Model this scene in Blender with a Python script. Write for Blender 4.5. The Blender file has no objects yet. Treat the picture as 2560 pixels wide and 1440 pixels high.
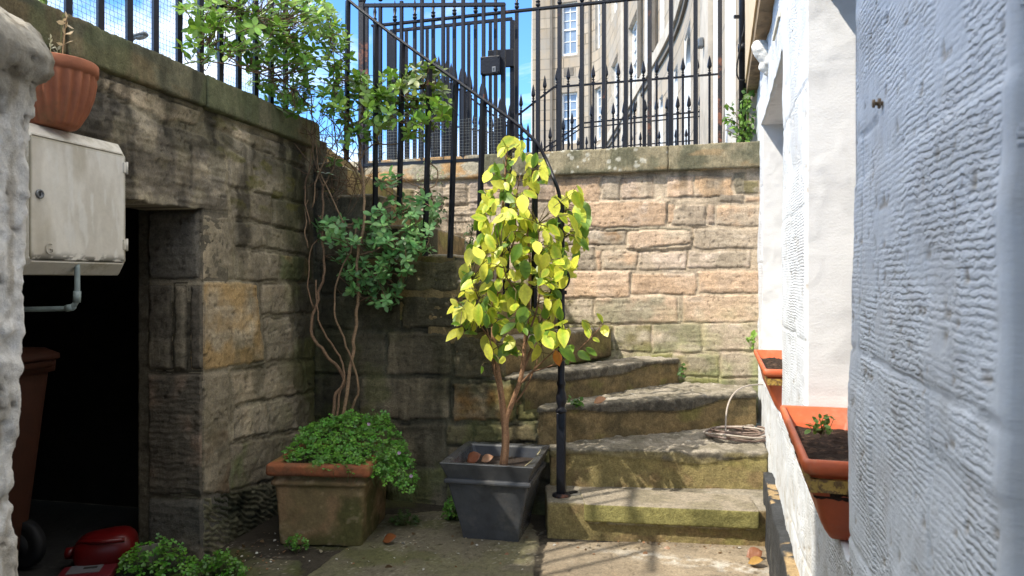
import bpy, bmesh, math, random
import numpy as np
from mathutils import Vector, Matrix
random.seed(7); RNG = np.random.default_rng(7)
R = math.radians
scene = bpy.context.scene
COL = scene.collection
F, CX, HY, H = 1850.0, 1280.0, 700.0, 1.2          # camera: focal length in photo pixels, principal column, horizon row, eye height
EYE = np.array([0, 0, H])

# ------------------------------------------------------------------ noise (numpy)
def _h(ix, iy, iz, seed):
    n = (ix.astype(np.int64) * 374761393 + iy.astype(np.int64) * 668265263 + iz.astype(np.int64) * 2147483647 + seed * 974634777) & 0xFFFFFFFF
    n = ((n ^ (n >> 13)) * 1274126177) & 0xFFFFFFFF
    n = (n ^ (n >> 16)) & 0xFFFFFFFF
    n = (n * 2246822519) & 0xFFFFFFFF
    n = n ^ (n >> 15)
    return (n & 0xFFFFFF) / float(0xFFFFFF)

def vn(x, y, z=0.0, seed=0):
    x, y, z = np.broadcast_arrays(np.asarray(x, float), np.asarray(y, float), np.asarray(z, float))
    ix, iy, iz = np.floor(x), np.floor(y), np.floor(z)
    fx, fy, fz = x - ix, y - iy, z - iz
    s = lambda t: t * t * t * (t * (t * 6 - 15) + 10)
    fx, fy, fz = s(fx), s(fy), s(fz)
    r = 0
    for dx in (0, 1):
        for dy in (0, 1):
            for dz in (0, 1):
                w = (fx if dx else 1 - fx) * (fy if dy else 1 - fy) * (fz if dz else 1 - fz)
                r = r + w * _h(ix + dx, iy + dy, iz + dz, seed)
    return r

def fbm(x, y, z=0.0, o=4, seed=0):
    a, r, t, k = 1.0, 0, 0, 1.0
    for i in range(o):
        r = r + a * vn(np.asarray(x) * k, np.asarray(y) * k, np.asarray(z) * k, seed + i * 17)
        t += a; a *= .5; k *= 2.03
    return r / t                                    # 0..1, mean .5

def ss(a, b, x):
    t = np.clip((np.asarray(x, float) - a) / (b - a), 0, 1)
    return t * t * (3 - 2 * t)

def lerp(a, b, t):
    t = np.asarray(t)[..., None]
    return np.asarray(a) * (1 - t) + np.asarray(b) * t

# ------------------------------------------------------------------ frames
class Fr:
    def __init__(s, O, U, V):
        s.O = np.array(O, float); U = np.array(U, float); V = np.array(V, float)
        s.U = U / np.linalg.norm(U); s.V = V / np.linalg.norm(V); s.N = np.cross(s.U, s.V)
    def w(s, u, v, n=0.0):
        u, v, n = np.broadcast_arrays(np.asarray(u, float), np.asarray(v, float), np.asarray(n, float))
        return s.O + u[..., None] * s.U + v[..., None] * s.V + n[..., None] * s.N
    def uv(s, px, py, n=0.0):
        d = np.array([(px - CX) / F, 1.0, (HY - py) / F])
        O = s.O + n * s.N
        t = np.dot(O - EYE, s.N) / np.dot(d, s.N)
        p = EYE + d * t - O
        return float(np.dot(p, s.U)), float(np.dot(p, s.V))
    def p(s, px, py, n=0.0):
        u, v = s.uv(px, py, n)
        return s.w(u, v, n)

def at(px, py, Y):
    return np.array([(px - CX) / F * Y, Y, H + (HY - py) / F * Y])

Z = (0, 0, 1)
CORNER = np.array([-1.124, 4.2])
INNER_A = np.array([0.15, 3.80])
LWx = lambda Y: -1.335 + .22 * (Y - 3.24)
LW = Fr((LWx(2.0), 2.0, 0), (.22, 1, 0), Z)                      # left wall, faces right
IW = Fr((CORNER[0], CORNER[1], 0), (INNER_A[0] - CORNER[0], INNER_A[1] - CORNER[1], 0), Z)   # wall under the stairs
BWy = lambda X: 4.65 + .286 * (1.55 - X)
BW = Fr((-1.3, BWy(-1.3), 0), (1, -.286, 0), Z)                  # sunlit back wall
RWx = lambda Y: .2498 + .2796 * Y
RW = Fr((RWx(4.65), 4.65, 0), (-.2796, -1, 0), Z)                # white wall, u grows towards the camera
RWu = lambda Y: (4.65 - Y) * math.hypot(1, .2796)
GR = Fr((0, 0, 0), (1, 0, 0), (0, 1, 0))
ST = 2.0                                                          # street level

# ------------------------------------------------------------------ materials
def newmat(name):
    m = bpy.data.materials.new(name); m.use_nodes = True
    nt = m.node_tree
    return m, nt, nt.nodes['Principled BSDF']

def nd(nt, t, **kw):
    n = nt.nodes.new(t)
    for k, v in kw.items():
        if k in n.inputs: n.inputs[k].default_value = v
        else: setattr(n, k, v)
    return n

def vmat(name, rough=.9, grain=160, gdist=.0015, gmix=.35, spec=.3, transl=0, coords='Object'):
    """Colour comes from the mesh's own Col attribute, broken up by fine grain."""
    m, nt, b = newmat(name); L = nt.links.new
    a = nd(nt, 'ShaderNodeAttribute', attribute_name='Col')
    tc = nd(nt, 'ShaderNodeTexCoord')
    n1 = nd(nt, 'ShaderNodeTexNoise', Scale=grain, Detail=6.0, Roughness=.7)
    L(tc.outputs[coords], n1.inputs['Vector'])
    mr = nd(nt, 'ShaderNodeMapRange'); mr.inputs['From Min'].default_value = .3; mr.inputs['From Max'].default_value = .7
    mr.inputs['To Min'].default_value = 1 - gmix; mr.inputs['To Max'].default_value = 1 + gmix
    L(n1.outputs['Fac'], mr.inputs['Value'])
    mx = nd(nt, 'ShaderNodeVectorMath', operation='SCALE'); L(a.outputs['Color'], mx.inputs[0]); L(mr.outputs[0], mx.inputs['Scale'])
    L(mx.outputs[0], b.inputs['Base Color'])
    b.inputs['Roughness'].default_value = rough; b.inputs['Specular IOR Level'].default_value = spec
    n4 = nd(nt, 'ShaderNodeTexNoise', Scale=grain * .28, Detail=8.0, Roughness=.75); L(tc.outputs[coords], n4.inputs['Vector'])
    r4 = nd(nt, 'ShaderNodeMapRange'); r4.inputs['From Min'].default_value = .3; r4.inputs['From Max'].default_value = .7; r4.inputs['To Min'].default_value = 1 - gmix; r4.inputs['To Max'].default_value = 1 + gmix; L(n4.outputs['Fac'], r4.inputs['Value'])
    m4 = nd(nt, 'ShaderNodeMath', operation='MULTIPLY'); L(mr.outputs[0], m4.inputs[0]); L(r4.outputs[0], m4.inputs[1]); L(m4.outputs[0], mx.inputs['Scale'])
    if gdist:
        ad = nd(nt, 'ShaderNodeMath', operation='MULTIPLY_ADD'); L(n4.outputs['Fac'], ad.inputs[0]); ad.inputs[1].default_value = 2.2; L(n1.outputs['Fac'], ad.inputs[2])
        bp = nd(nt, 'ShaderNodeBump', Strength=1.0, Distance=gdist); L(ad.outputs[0], bp.inputs['Height']); L(bp.outputs[0], b.inputs['Normal'])
    if transl:
        tr = nd(nt, 'ShaderNodeBsdfTranslucent'); L(mx.outputs[0], tr.inputs['Color'])
        ms = nd(nt, 'ShaderNodeMixShader', Fac=transl); out = nt.nodes['Material Output']
        L(b.outputs[0], ms.inputs[1]); L(tr.outputs[0], ms.inputs[2]); L(ms.outputs[0], out.inputs['Surface'])
    return m

def pmat(name, col, rough=.5, var=.15, scale=20, bump=0.0, bscale=60, metal=0, spec=.5, col2=None, thr=(.55, .65), s2=8):
    """Plain colour with noise variation, an optional second colour in patches, and bump."""
    m, nt, b = newmat(name); L = nt.links.new
    tc = nd(nt, 'ShaderNodeTexCoord')
    n1 = nd(nt, 'ShaderNodeTexNoise', Scale=scale, Detail=5.0, Roughness=.65); L(tc.outputs['Object'], n1.inputs['Vector'])
    mr = nd(nt, 'ShaderNodeMapRange'); mr.inputs['From Min'].default_value = .3; mr.inputs['From Max'].default_value = .7
    mr.inputs['To Min'].default_value = 1 - var; mr.inputs['To Max'].default_value = 1 + var
    L(n1.outputs['Fac'], mr.inputs['Value'])
    base = nd(nt, 'ShaderNodeRGB'); base.outputs[0].default_value = (*col, 1)
    src = base.outputs[0]
    if col2:
        n2 = nd(nt, 'ShaderNodeTexNoise', Scale=s2, Detail=6.0, Roughness=.7); L(tc.outputs['Object'], n2.inputs['Vector'])
        r2 = nd(nt, 'ShaderNodeMapRange'); r2.inputs['From Min'].default_value = thr[0]; r2.inputs['From Max'].default_value = thr[1]
        L(n2.outputs['Fac'], r2.inputs['Value'])
        mm = nd(nt, 'ShaderNodeMix', data_type='RGBA'); L(r2.outputs[0], mm.inputs[0]); L(src, mm.inputs[6]); mm.inputs[7].default_value = (*col2, 1)
        src = mm.outputs[2]
    mx = nd(nt, 'ShaderNodeVectorMath', operation='SCALE'); L(src, mx.inputs[0]); L(mr.outputs[0], mx.inputs['Scale'])
    L(mx.outputs[0], b.inputs['Base Color'])
    b.inputs['Roughness'].default_value = rough; b.inputs['Metallic'].default_value = metal; b.inputs['Specular IOR Level'].default_value = spec
    if bump:
        n3 = nd(nt, 'ShaderNodeTexNoise', Scale=bscale, Detail=5.0, Roughness=.6); L(tc.outputs['Object'], n3.inputs['Vector'])
        bp = nd(nt, 'ShaderNodeBump', Strength=1.0, Distance=bump); L(n3.outputs['Fac'], bp.inputs['Height']); L(bp.outputs[0], b.inputs['Normal'])
    return m

M = {}
M['stone'] = vmat('weathered_stone', .92, 150, .003, .3)
M['stone_dark'] = vmat('damp_stone', .75, 150, .003, .35, spec=.35)
M['step'] = vmat('step_stone', .9, 120, .004, .35)
M['flag'] = vmat('flagstone', .85, 130, .0025, .3)
M['plaster'] = vmat('old_limewash', .9, 60, .004, .15)
M['leaf'] = vmat('leaf', .38, 90, .0006, .12, spec=.5, transl=.3)
M['leaf_gloss'] = vmat('glossy_leaf', .36, 70, .0006, .16, spec=.55, transl=.42)
M['bark'] = vmat('bark', .85, 140, .002, .35)
M['iron'] = pmat('black_painted_iron', (.008, .009, .014), .38, .3, 40, .0012, 90, spec=.3, col2=(.14, .05, .025), thr=(.66, .72), s2=9)
M['iron_rust'] = pmat('rusting_iron', (.012, .012, .016), .5, .3, 40, .002, 90, spec=.3, col2=(.17, .065, .034), thr=(.54, .64), s2=6)
M['net'] = pmat('dark_netting', (.05, .055, .06), .6, .2)
M['wire'] = pmat('galvanised_wire', (.16, .17, .16), .45, .2, metal=.6)
M['terracotta'] = pmat('terracotta', (.30, .10, .045), .8, .2, 14, .0015, 80, col2=(.18, .10, .04), thr=(.55, .75), s2=5)
M['black_pot'] = pmat('charcoal_glazed', (.068, .072, .080), .26, .25, 10, .0010, 50, spec=.6, col2=(.11, .108, .104), thr=(.52, .7), s2=7)
M['orange'] = pmat('orange_plastic', (.56, .115, .038), .48, .2, 9, .0008, 40, col2=(.44, .19, .10), thr=(.52, .72), s2=11)
M['band'] = pmat('mottled_bracket', (.42, .27, .06), .55, .2, 60, .001, 90, col2=(.15, .085, .03), thr=(.47, .55), s2=90)
M['soil'] = pmat('soil', (.035, .024, .018), .95, .5, 90, .012, 70, col2=(.10, .065, .045), thr=(.6, .66), s2=120)
M['box'] = None
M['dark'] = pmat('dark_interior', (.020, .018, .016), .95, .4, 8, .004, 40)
M['bin'] = pmat('brown_bin_plastic', (.060, .022, .012), .5, .15, 12, .0006, 90)
M['rubber'] = pmat('black_rubber', (.006, .006, .007), .7, .2, 20)
M['red'] = pmat('red_plastic', (.105, .003, .003), .35, .12, 12)  # colour kept dark to carry the shade of the cellar doorway
M['pack_red'] = pmat('red_print', (.12, .01, .016), .5, .15, 15)
M['pack_white'] = pmat('white_print', (.13, .13, .14), .5, .15, 15)  # both packet prints darkened in colour to carry the doorway shade
M['card'] = pmat('grey_card', (.26, .24, .19), .8, .15, 20)
M['pipe'] = pmat('grey_pipe', (.25, .31, .31), .45, .25, 30, .0005, 60)
M['white_paint'] = pmat('white_gloss_paint', (.80, .80, .78), .4, .05, 10)
M['cream'] = pmat('cream_fascia', (.68, .53, .34), .6, .1, 8, .001, 40)
M['glass'] = pmat('window_glass', (.22, .29, .38), .05, .2, 2, spec=.8)  # pale blue base paints in the reflected sky
M['lace'] = pmat('lace_curtain', (.62, .66, .70), .9, .3, 14, 0, 60, col2=(.35, .42, .50), thr=(.45, .6), s2=22)
M['hose'] = pmat('rubber_hose', (.19, .135, .11), .5, .25, 30)
M['hose_pale'] = pmat('pale_hose', (.42, .37, .32), .5, .2, 30)
M['grey_metal'] = pmat('grey_metal', (.16, .17, .18), .4, .15, 30, metal=.4)
M['asphalt'] = pmat('asphalt', (.06, .06, .06), .9, .2, 40, .004, 120)
M['slab'] = pmat('plain_stone', (.26, .23, .18), .9, .25, 12, .004, 50)
M['tape'] = pmat('cream_tape', (.72, .69, .58), .6, .08, 20)
M['nail'] = pmat('rusty_nail', (.20, .13, .07), .7, .3, 90)
M['flower'] = pmat('pink_petals', (.62, .42, .58), .7, .1, 40)

# ------------------------------------------------------------------ mesh helpers
LOC = {}
def mk(name, v, f, mat, parent=None, col=None, smooth=True, loc=None, uv=None, tool=None):
    v = np.asarray(v, float)
    o_loc = np.zeros(3)
    if parent is not None: v = v - LOC[parent.name]
    elif loc is not None: o_loc = np.array(loc, float); v = v - o_loc
    me = bpy.data.meshes.new(name)
    f = f.tolist() if isinstance(f, np.ndarray) else f
    me.from_pydata(v.tolist(), [], f)
    if smooth is True: me.polygons.foreach_set('use_smooth', [True] * len(me.polygons))
    if col is not None:
        a = me.color_attributes.new('Col', 'FLOAT_COLOR', 'POINT')
        c = np.ones((len(v), 4)); c[:, :3] = np.clip(col, 0, 1)
        a.data.foreach_set('color', c.ravel())
    if tool is not None:
        a = me.attributes.new('Tool', 'FLOAT', 'POINT'); a.data.foreach_set('value', np.asarray(tool, float))
    if uv is not None:
        l = me.uv_layers.new(name='UVMap')
        idx = np.empty(len(me.loops), int); me.loops.foreach_get('vertex_index', idx)
        l.data.foreach_set('uv', np.asarray(uv)[idx].ravel())
    me.materials.append(mat)
    me.validate()
    o = bpy.data.objects.new(name, me); COL.objects.link(o)
    o.location = o_loc
    LOC[o.name] = LOC[parent.name] if parent is not None else o_loc
    if parent is not None: o.parent = parent
    return o

def tag(o, label=None, cat=None, group=None, kind=None):
    if label: o['label'] = label
    if cat: o['category'] = cat
    if group: o['group'] = group
    if kind: o['kind'] = kind
    return o

def thing(name, loc, label, cat, group=None):
    o = bpy.data.objects.new(name, None); COL.objects.link(o)
    o.empty_display_size = .1
    o.location = loc; LOC[o.name] = np.array(loc, float)
    return tag(o, label, cat, group)

class MB:
    def __init__(s): s.v, s.f, s.c, s.n = [], [], [], 0
    def add(s, v, f, c=None):
        v = np.asarray(v, float)
        s.v.append(v); s.f += [[i + s.n for i in q] for q in (f.tolist() if isinstance(f, np.ndarray) else f)]
        if c is not None: s.c.append(np.broadcast_to(np.asarray(c, float), (len(v), 3)))
        s.n += len(v); return s
    def build(s, name, mat, parent=None, smooth=True, loc=None):
        return mk(name, np.concatenate(s.v), s.f, mat, parent, np.concatenate(s.c) if s.c else None, smooth, loc)
    def box(s, c, size, ax=None, col=None, bev=0):
        """box centre c, full size, ax = rows of local axes; bev = chamfered edges"""
        c = np.array(c, float); h = np.array(size, float) / 2
        A = np.eye(3) if ax is None else np.array(ax, float)
        bm = bmesh.new(); bmesh.ops.create_cube(bm, size=1)
        for q in bm.verts: q.co = Vector((q.co.x * h[0] * 2, q.co.y * h[1] * 2, q.co.z * h[2] * 2))
        if bev: bmesh.ops.bevel(bm, geom=list(bm.edges), offset=min(bev, h.min() * .9), segments=2, affect='EDGES', profile=.6)
        bm.verts.index_update()
        v = np.array([q.co[:] for q in bm.verts]) @ A + c
        f = [[q.index for q in p.verts] for p in bm.faces]; bm.free()
        return s.add(v, f, col)
    def tube(s, pts, r, seg=8, col=None, cap=True):
        P = np.array(pts, float); n = len(P)
        r = np.broadcast_to(np.asarray(r, float), (n,))
        T = np.gradient(P, axis=0); T /= np.linalg.norm(T, axis=1)[:, None] + 1e-12
        ref = np.array([0, 0, 1.0]) if abs(T[0][2]) < .9 else np.array([1.0, 0, 0])
        a = np.cross(T[0], ref); a /= np.linalg.norm(a)
        V = []
        for i in range(n):
            a = a - T[i] * np.dot(a, T[i]); a /= np.linalg.norm(a) + 1e-12
            b = np.cross(T[i], a)
            th = np.linspace(0, 2 * math.pi, seg, endpoint=False)
            V.append(P[i] + r[i] * (np.cos(th)[:, None] * a + np.sin(th)[:, None] * b))
        V = np.concatenate(V)
        f = [[i * seg + k, i * seg + (k + 1) % seg, (i + 1) * seg + (k + 1) % seg, (i + 1) * seg + k] for i in range(n - 1) for k in range(seg)]
        if cap: f += [list(range(seg))[::-1], [(n - 1) * seg + k for k in range(seg)]]
        c = None if col is None else np.repeat(np.broadcast_to(np.asarray(col, float), (n, 3)), seg, axis=0)
        return s.add(V, f, c)
    def lathe(s, c, prof, seg=16, ax=None, col=None):
        """prof: (radius, height) pairs; ax rows = local x, y, z"""
        c = np.array(c, float); A = np.eye(3) if ax is None else np.array(ax, float)
        th = np.linspace(0, 2 * math.pi, seg, endpoint=False); V = []
        for r_, h_ in prof: V.append(np.stack([np.cos(th) * r_, np.sin(th) * r_, np.full(seg, h_)], 1))
        V = np.concatenate(V) @ A + c; n = len(prof)
        f = [[i * seg + k, i * seg + (k + 1) % seg, (i + 1) * seg + (k + 1) % seg, (i + 1) * seg + k] for i in range(n - 1) for k in range(seg)]
        f += [list(range(seg))[::-1], [(n - 1) * seg + k for k in range(seg)]]
        return s.add(V, f, col)
    def prism(s, fr, poly, n0, n1, col=None):
        k = len(poly); u = np.array([p[0] for p in poly]); v = np.array([p[1] for p in poly])
        V = np.concatenate([fr.w(u, v, n0), fr.w(u, v, n1)])
        f = [[i, (i + 1) % k, k + (i + 1) % k, k + i] for i in range(k)] + [list(range(k))[::-1], list(range(k, 2 * k))]
        return s.add(V, f, col)
    def loft(s, rings, col=None, caps=True):
        """rings: list of equal-length closed loops of 3-D points"""
        n = len(rings); k = len(rings[0]); V = np.concatenate([np.asarray(r, float) for r in rings])
        f = [[i * k + j, i * k + (j + 1) % k, (i + 1) * k + (j + 1) % k, (i + 1) * k + j] for i in range(n - 1) for j in range(k)]
        if caps: f += [list(range(k))[::-1], [(n - 1) * k + j for j in range(k)]]
        return s.add(V, f, col)

def smoothpts(pts, k=4):
    """Catmull-Rom through pts (n x d)"""
    P = np.array(pts, float); P = np.concatenate([[2 * P[0] - P[1]], P, [2 * P[-1] - P[-2]]]); out = []
    for i in range(1, len(P) - 2):
        p0, p1, p2, p3 = P[i - 1:i + 3]
        for t in np.linspace(0, 1, k, endpoint=False):
            out.append(.5 * ((2 * p1) + (-p0 + p2) * t + (2 * p0 - 5 * p1 + 4 * p2 - p3) * t * t + (-p0 + 3 * p1 - 3 * p2 + p3) * t ** 3))
    out.append(P[-2]); return np.array(out)

def rough(name, mb, mat, voxel, amp, colf, parent=None, loc=None, freq=9, smooth_it=2, seed=3):
    """closed solid -> voxel remesh -> weathered by noise along its normals"""
    me = bpy.data.meshes.new('tmp'); me.from_pydata(np.concatenate(mb.v).tolist(), [], mb.f)
    bm = bmesh.new(); bm.from_mesh(me); bmesh.ops.recalc_face_normals(bm, faces=bm.faces); bmesh.ops.triangulate(bm, faces=bm.faces); bm.to_mesh(me); bm.free()
    o = bpy.data.objects.new('tmp', me); COL.objects.link(o)
    m = o.modifiers.new('r', 'REMESH'); m.mode = 'VOXEL'; m.voxel_size = voxel
    if smooth_it:
        q = o.modifiers.new('s', 'SMOOTH'); q.iterations = smooth_it; q.factor = .5
    dg = bpy.context.evaluated_depsgraph_get(); ev = o.evaluated_get(dg); m2 = bpy.data.meshes.new_from_object(ev)
    n = len(m2.vertices); P = np.empty(n * 3); m2.vertices.foreach_get('co', P); P = P.reshape(-1, 3)
    Nn = np.empty(n * 3); m2.vertices.foreach_get('normal', Nn); Nn = Nn.reshape(-1, 3)
    faces = [list(p.vertices) for p in m2.polygons]
    bpy.data.objects.remove(o); bpy.data.meshes.remove(me); bpy.data.meshes.remove(m2)
    d = (fbm(P[:, 0] * freq, P[:, 1] * freq, P[:, 2] * freq, 5, seed) - .5) * 2 * amp
    c = colf(P, Nn)
    if isinstance(c, tuple): c, dd = c; d = d + dd
    P = P + Nn * d[:, None]
    return mk(name, P, faces, mat, parent, c, True, loc)

# ------------------------------------------------------------------ height-field walls laid stone by stone
def polysd(u, v, poly):
    """signed distance, positive inside"""
    d = np.full(u.shape, 1e9); inside = np.zeros(u.shape, bool); n = len(poly)
    for i in range(n):
        ax, ay = poly[i]; bx, by = poly[(i + 1) % n]
        ex, ey = bx - ax, by - ay; L2 = ex * ex + ey * ey + 1e-12
        t = np.clip(((u - ax) * ex + (v - ay) * ey) / L2, 0, 1)
        d = np.minimum(d, np.hypot(u - ax - t * ex, v - ay - t * ey))
        if ay != by:
            cr = ((ay > v) != (by > v)) & (u < (bx - ax) * (v - ay) / (by - ay) + ax)
            inside ^= cr
    return np.where(inside, d, -d)

def hf(name, fr, us, vs, stones, mat, parent=None, mask=None, depth=.02, warp=.012, edge=.022, mcol=(.3, .26, .2), rough_=.006, cv=.65,
       post=None, seed=1, skirt=.3, hpost=None, loc=None, gap=.004, wf=14, tool=None):
    Ug, Vg = np.meshgrid(us, vs); sh = Ug.shape
    wu = Ug + (fbm(Ug * wf, Vg * wf, 0, 3, seed + 50) - .5) * 2 * warp
    wv = Vg + (fbm(Ug * wf, Vg * wf, 5, 3, seed + 60) - .5) * 2 * warp
    best = np.full(sh, -1.0); idx = np.full(sh, -1)
    for k, st in enumerate(stones):
        po = st['p']; xs = [p[0] for p in po]; ys = [p[1] for p in po]
        i0, i1 = np.searchsorted(us, [min(xs) - .04, max(xs) + .04]); j0, j1 = np.searchsorted(vs, [min(ys) - .04, max(ys) + .04])
        if i1 <= i0 or j1 <= j0: continue
        sd = polysd(wu[j0:j1, i0:i1], wv[j0:j1, i0:i1], po) - gap
        b = best[j0:j1, i0:i1]; w = sd > b
        b[w] = sd[w]; idx[j0:j1, i0:i1][w] = k
    ins = ss(0, edge, best) * (best > 0)
    fine = fbm(Ug * 22, Vg * 22, seed * 3.1, 5, seed) - .5
    beds = fbm(Ug * 5, Vg * 60, seed * 1.7, 4, seed + 9) - .5
    Hh = -depth * (1 - ins) + fine * rough_ * 1.6 * (.5 + .5 * ins)
    C = np.empty(sh + (3,)); C[:] = mcol
    mvar = .7 + .6 * fbm(Ug * 18, Vg * 18, 2, 4, seed + 3); C *= mvar[..., None]
    big = fbm(Ug * 4, Vg * 4, 1, 4, seed + 21); med = fbm(Ug * 12, Vg * 12, 1, 5, seed + 22)
    for k, st in enumerate(stones):
        w = idx == k
        if not w.any(): continue
        Hh[w] += st.get('h', 0) + (st.get('bed', 0) * beds)[w] + st.get('bul', .008) * np.sqrt(np.clip(best[w], 0, .12) / .12)
        c = np.array(st['c'], float); c2 = np.array(st.get('c2', c * .6), float)
        t = ss(.42, .64, (.55 * big + .45 * med + st.get('o', 0))[w])
        cc = c * (1 - t)[:, None] + c2 * t[:, None]
        cc = cc * (.72 + .56 * med[w])[:, None] * (1 + .5 * st.get('bed', 0) / .02 * beds[w])[:, None]
        e = ss(0, .008, best[w])[:, None]
        C[w] = C[w] * (1 - e) + cc * e
        if 'tool' in st:
            a, fr_, am = st['tool']
            g = np.sin((Ug * math.sin(a) + Vg * math.cos(a)) * 2 * math.pi * fr_ + (fbm(Ug * 20, Vg * 20, 3, 2, seed) - .5) * 9)
            Hh[w] += am * g[w] * ins[w]
    crev = np.exp(-((best - .001) / .0032) ** 2) * ss(.40, .56, fbm(Ug * 7, Vg * 7, 8, 3, seed + 33)) * (best > -.5)
    Hh -= .016 * crev * cv; C = lerp(C, np.array([.022, .019, .014]), crev * cv)  # crevice darkness painted into the colour, besides the real groove
    ck = np.abs(fbm(Ug * 3.5, Vg * 5, 11, 4, seed + 35) - .5); ck = ss(.006, .0, ck) * ss(.55, .62, fbm(Ug * 2.2, Vg * 2.2, 12, 2, seed + 36))
    Hh -= .006 * ck; C = lerp(C, np.array([.03, .026, .02]), ck * .7)
    pit = ss(.70, .78, fbm(Ug * 55, Vg * 45, 13, 3, seed + 37)); Hh -= .004 * pit * ins; C = lerp(C, C * .45, pit * .7)
    if hpost is not None: Hh = hpost(Ug, Vg, Hh)
    P = fr.w(Ug, Vg, Hh)
    if post is not None: C = post(Ug, Vg, P, C, best)
    ok = np.ones(sh, bool) if mask is None else mask(Ug, Vg)
    return grid_mesh(name, fr, P, Ug, Vg, C, ok, mat, parent, skirt, loc, tool)

def grid_mesh(name, fr, P, Ug, Vg, C, ok, mat, parent, skirt, loc=None, tool=None):
    sh = Ug.shape
    fo = ok[:-1, :-1] & ok[1:, :-1] & ok[:-1, 1:] & ok[1:, 1:]
    I = np.arange(sh[0] * sh[1]).reshape(sh)
    q = np.stack([I[:-1, :-1], I[:-1, 1:], I[1:, 1:], I[1:, :-1]], -1)[fo]
    V = P.reshape(-1, 3); CC = C.reshape(-1, 3); UV = np.stack([Ug.ravel(), Vg.ravel()], 1)
    TT = None if tool is None else tool.ravel()
    faces = q
    if skirt:
        e = np.concatenate([q[:, [0, 1]], q[:, [1, 2]], q[:, [2, 3]], q[:, [3, 0]]])
        key = np.sort(e, 1); kk = key[:, 0].astype(np.int64) * len(V) + key[:, 1]
        un, inv, cnt = np.unique(kk, return_inverse=True, return_counts=True)
        be = e[cnt[inv] == 1]
        vb = np.unique(be); mp = {int(a): len(V) + i for i, a in enumerate(vb)}
        base = V[vb] - fr.N * np.dot(V[vb] - fr.O, fr.N)[:, None] - fr.N * skirt
        sk = np.array([[b, a, mp[int(a)], mp[int(b)]] for a, b in be])
        V = np.concatenate([V, base]); CC = np.concatenate([CC, CC[vb]]); UV = np.concatenate([UV, UV[vb]])
        if TT is not None: TT = np.concatenate([TT, np.zeros(len(vb))])
        faces = np.concatenate([q, sk])
    used = np.unique(faces); rm = np.full(len(V), -1); rm[used] = np.arange(len(used))
    return mk(name, V[used], rm[faces], mat, parent, CC[used], True, loc, UV[used], None if TT is None else TT[used])

def stones_px(fr, lst, scale=1.0, ox=0.0, oy=0.0, **kw):
    """lst: (polygon or box in zoomed photo pixels, colour, ...) -> stones lying in the wall's own plane"""
    out = []
    for it in lst:
        s = dict(kw); q = it[0]
        if len(q) == 4 and not hasattr(q[0], '__len__'): q = [(q[0], q[1]), (q[2], q[1]), (q[2], q[3]), (q[0], q[3])]
        s['p'] = [fr.uv(ox + x / scale, oy + y / scale) for x, y in q]
        s['c'] = it[1]
        if len(it) > 2: s.update(it[2])
        out.append(s)
    return out
# ================================================================== SETTING
# ---- pit floor: one flagged sheet
def gpt(px, py): return GR.uv(px, py)
def flag(px, c, **k):
    d = dict(p=[gpt(*q) for q in px], c=c, bul=.002, h=0); d.update(k); return d
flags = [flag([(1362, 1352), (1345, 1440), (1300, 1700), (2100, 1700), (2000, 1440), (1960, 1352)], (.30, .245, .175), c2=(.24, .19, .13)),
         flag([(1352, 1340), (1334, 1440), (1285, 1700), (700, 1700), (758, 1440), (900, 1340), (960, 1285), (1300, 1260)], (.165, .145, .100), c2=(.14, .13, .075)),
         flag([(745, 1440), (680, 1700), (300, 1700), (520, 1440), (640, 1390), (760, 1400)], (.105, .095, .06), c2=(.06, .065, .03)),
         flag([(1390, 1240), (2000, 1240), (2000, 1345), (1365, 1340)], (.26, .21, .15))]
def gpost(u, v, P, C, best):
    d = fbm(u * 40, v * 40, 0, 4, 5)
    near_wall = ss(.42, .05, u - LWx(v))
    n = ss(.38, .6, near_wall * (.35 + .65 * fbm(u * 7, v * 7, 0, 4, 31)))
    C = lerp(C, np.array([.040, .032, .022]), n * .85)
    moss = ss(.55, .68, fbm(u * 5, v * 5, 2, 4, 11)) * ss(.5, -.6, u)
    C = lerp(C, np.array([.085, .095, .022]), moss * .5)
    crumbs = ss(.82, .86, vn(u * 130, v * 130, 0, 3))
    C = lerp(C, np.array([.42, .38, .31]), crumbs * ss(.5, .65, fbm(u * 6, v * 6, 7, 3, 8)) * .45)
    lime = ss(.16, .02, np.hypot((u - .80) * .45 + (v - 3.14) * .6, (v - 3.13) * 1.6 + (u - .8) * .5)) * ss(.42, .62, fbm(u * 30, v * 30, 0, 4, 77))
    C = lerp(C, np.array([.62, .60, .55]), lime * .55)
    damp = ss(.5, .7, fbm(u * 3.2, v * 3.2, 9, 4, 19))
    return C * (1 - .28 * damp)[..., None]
us = np.unique(np.concatenate([np.linspace(-60, -1.6, 12), np.arange(-1.6, 1.35, .009), np.linspace(1.35, 60, 12)]))
vs = np.unique(np.concatenate([np.linspace(-60, 2.6, 12), np.arange(2.6, 4.3, .009), np.linspace(4.3, 5.6, 4)]))
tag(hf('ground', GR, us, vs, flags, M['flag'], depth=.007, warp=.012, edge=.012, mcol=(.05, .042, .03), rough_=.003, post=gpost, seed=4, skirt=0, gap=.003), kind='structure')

# ---- street level beyond and beside the pit
mb = MB()
for x0, x1, y0, y1 in ((-80, -2.05, -30, 90),):
    mb.add([(x0, y0, ST - .06), (x1, y0, ST - .06), (x1, y1, ST - .06), (x0, y1, ST - .06)], [[0, 1, 2, 3]])
mb.add([(-2.05, 5.75, ST - .06), (12, 5.75, ST - .06), (12, 90, ST - .06), (-2.05, 90, ST - .06)], [[0, 1, 2, 3]])
tag(mb.build('street', M['asphalt'], smooth=False), kind='structure')

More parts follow.
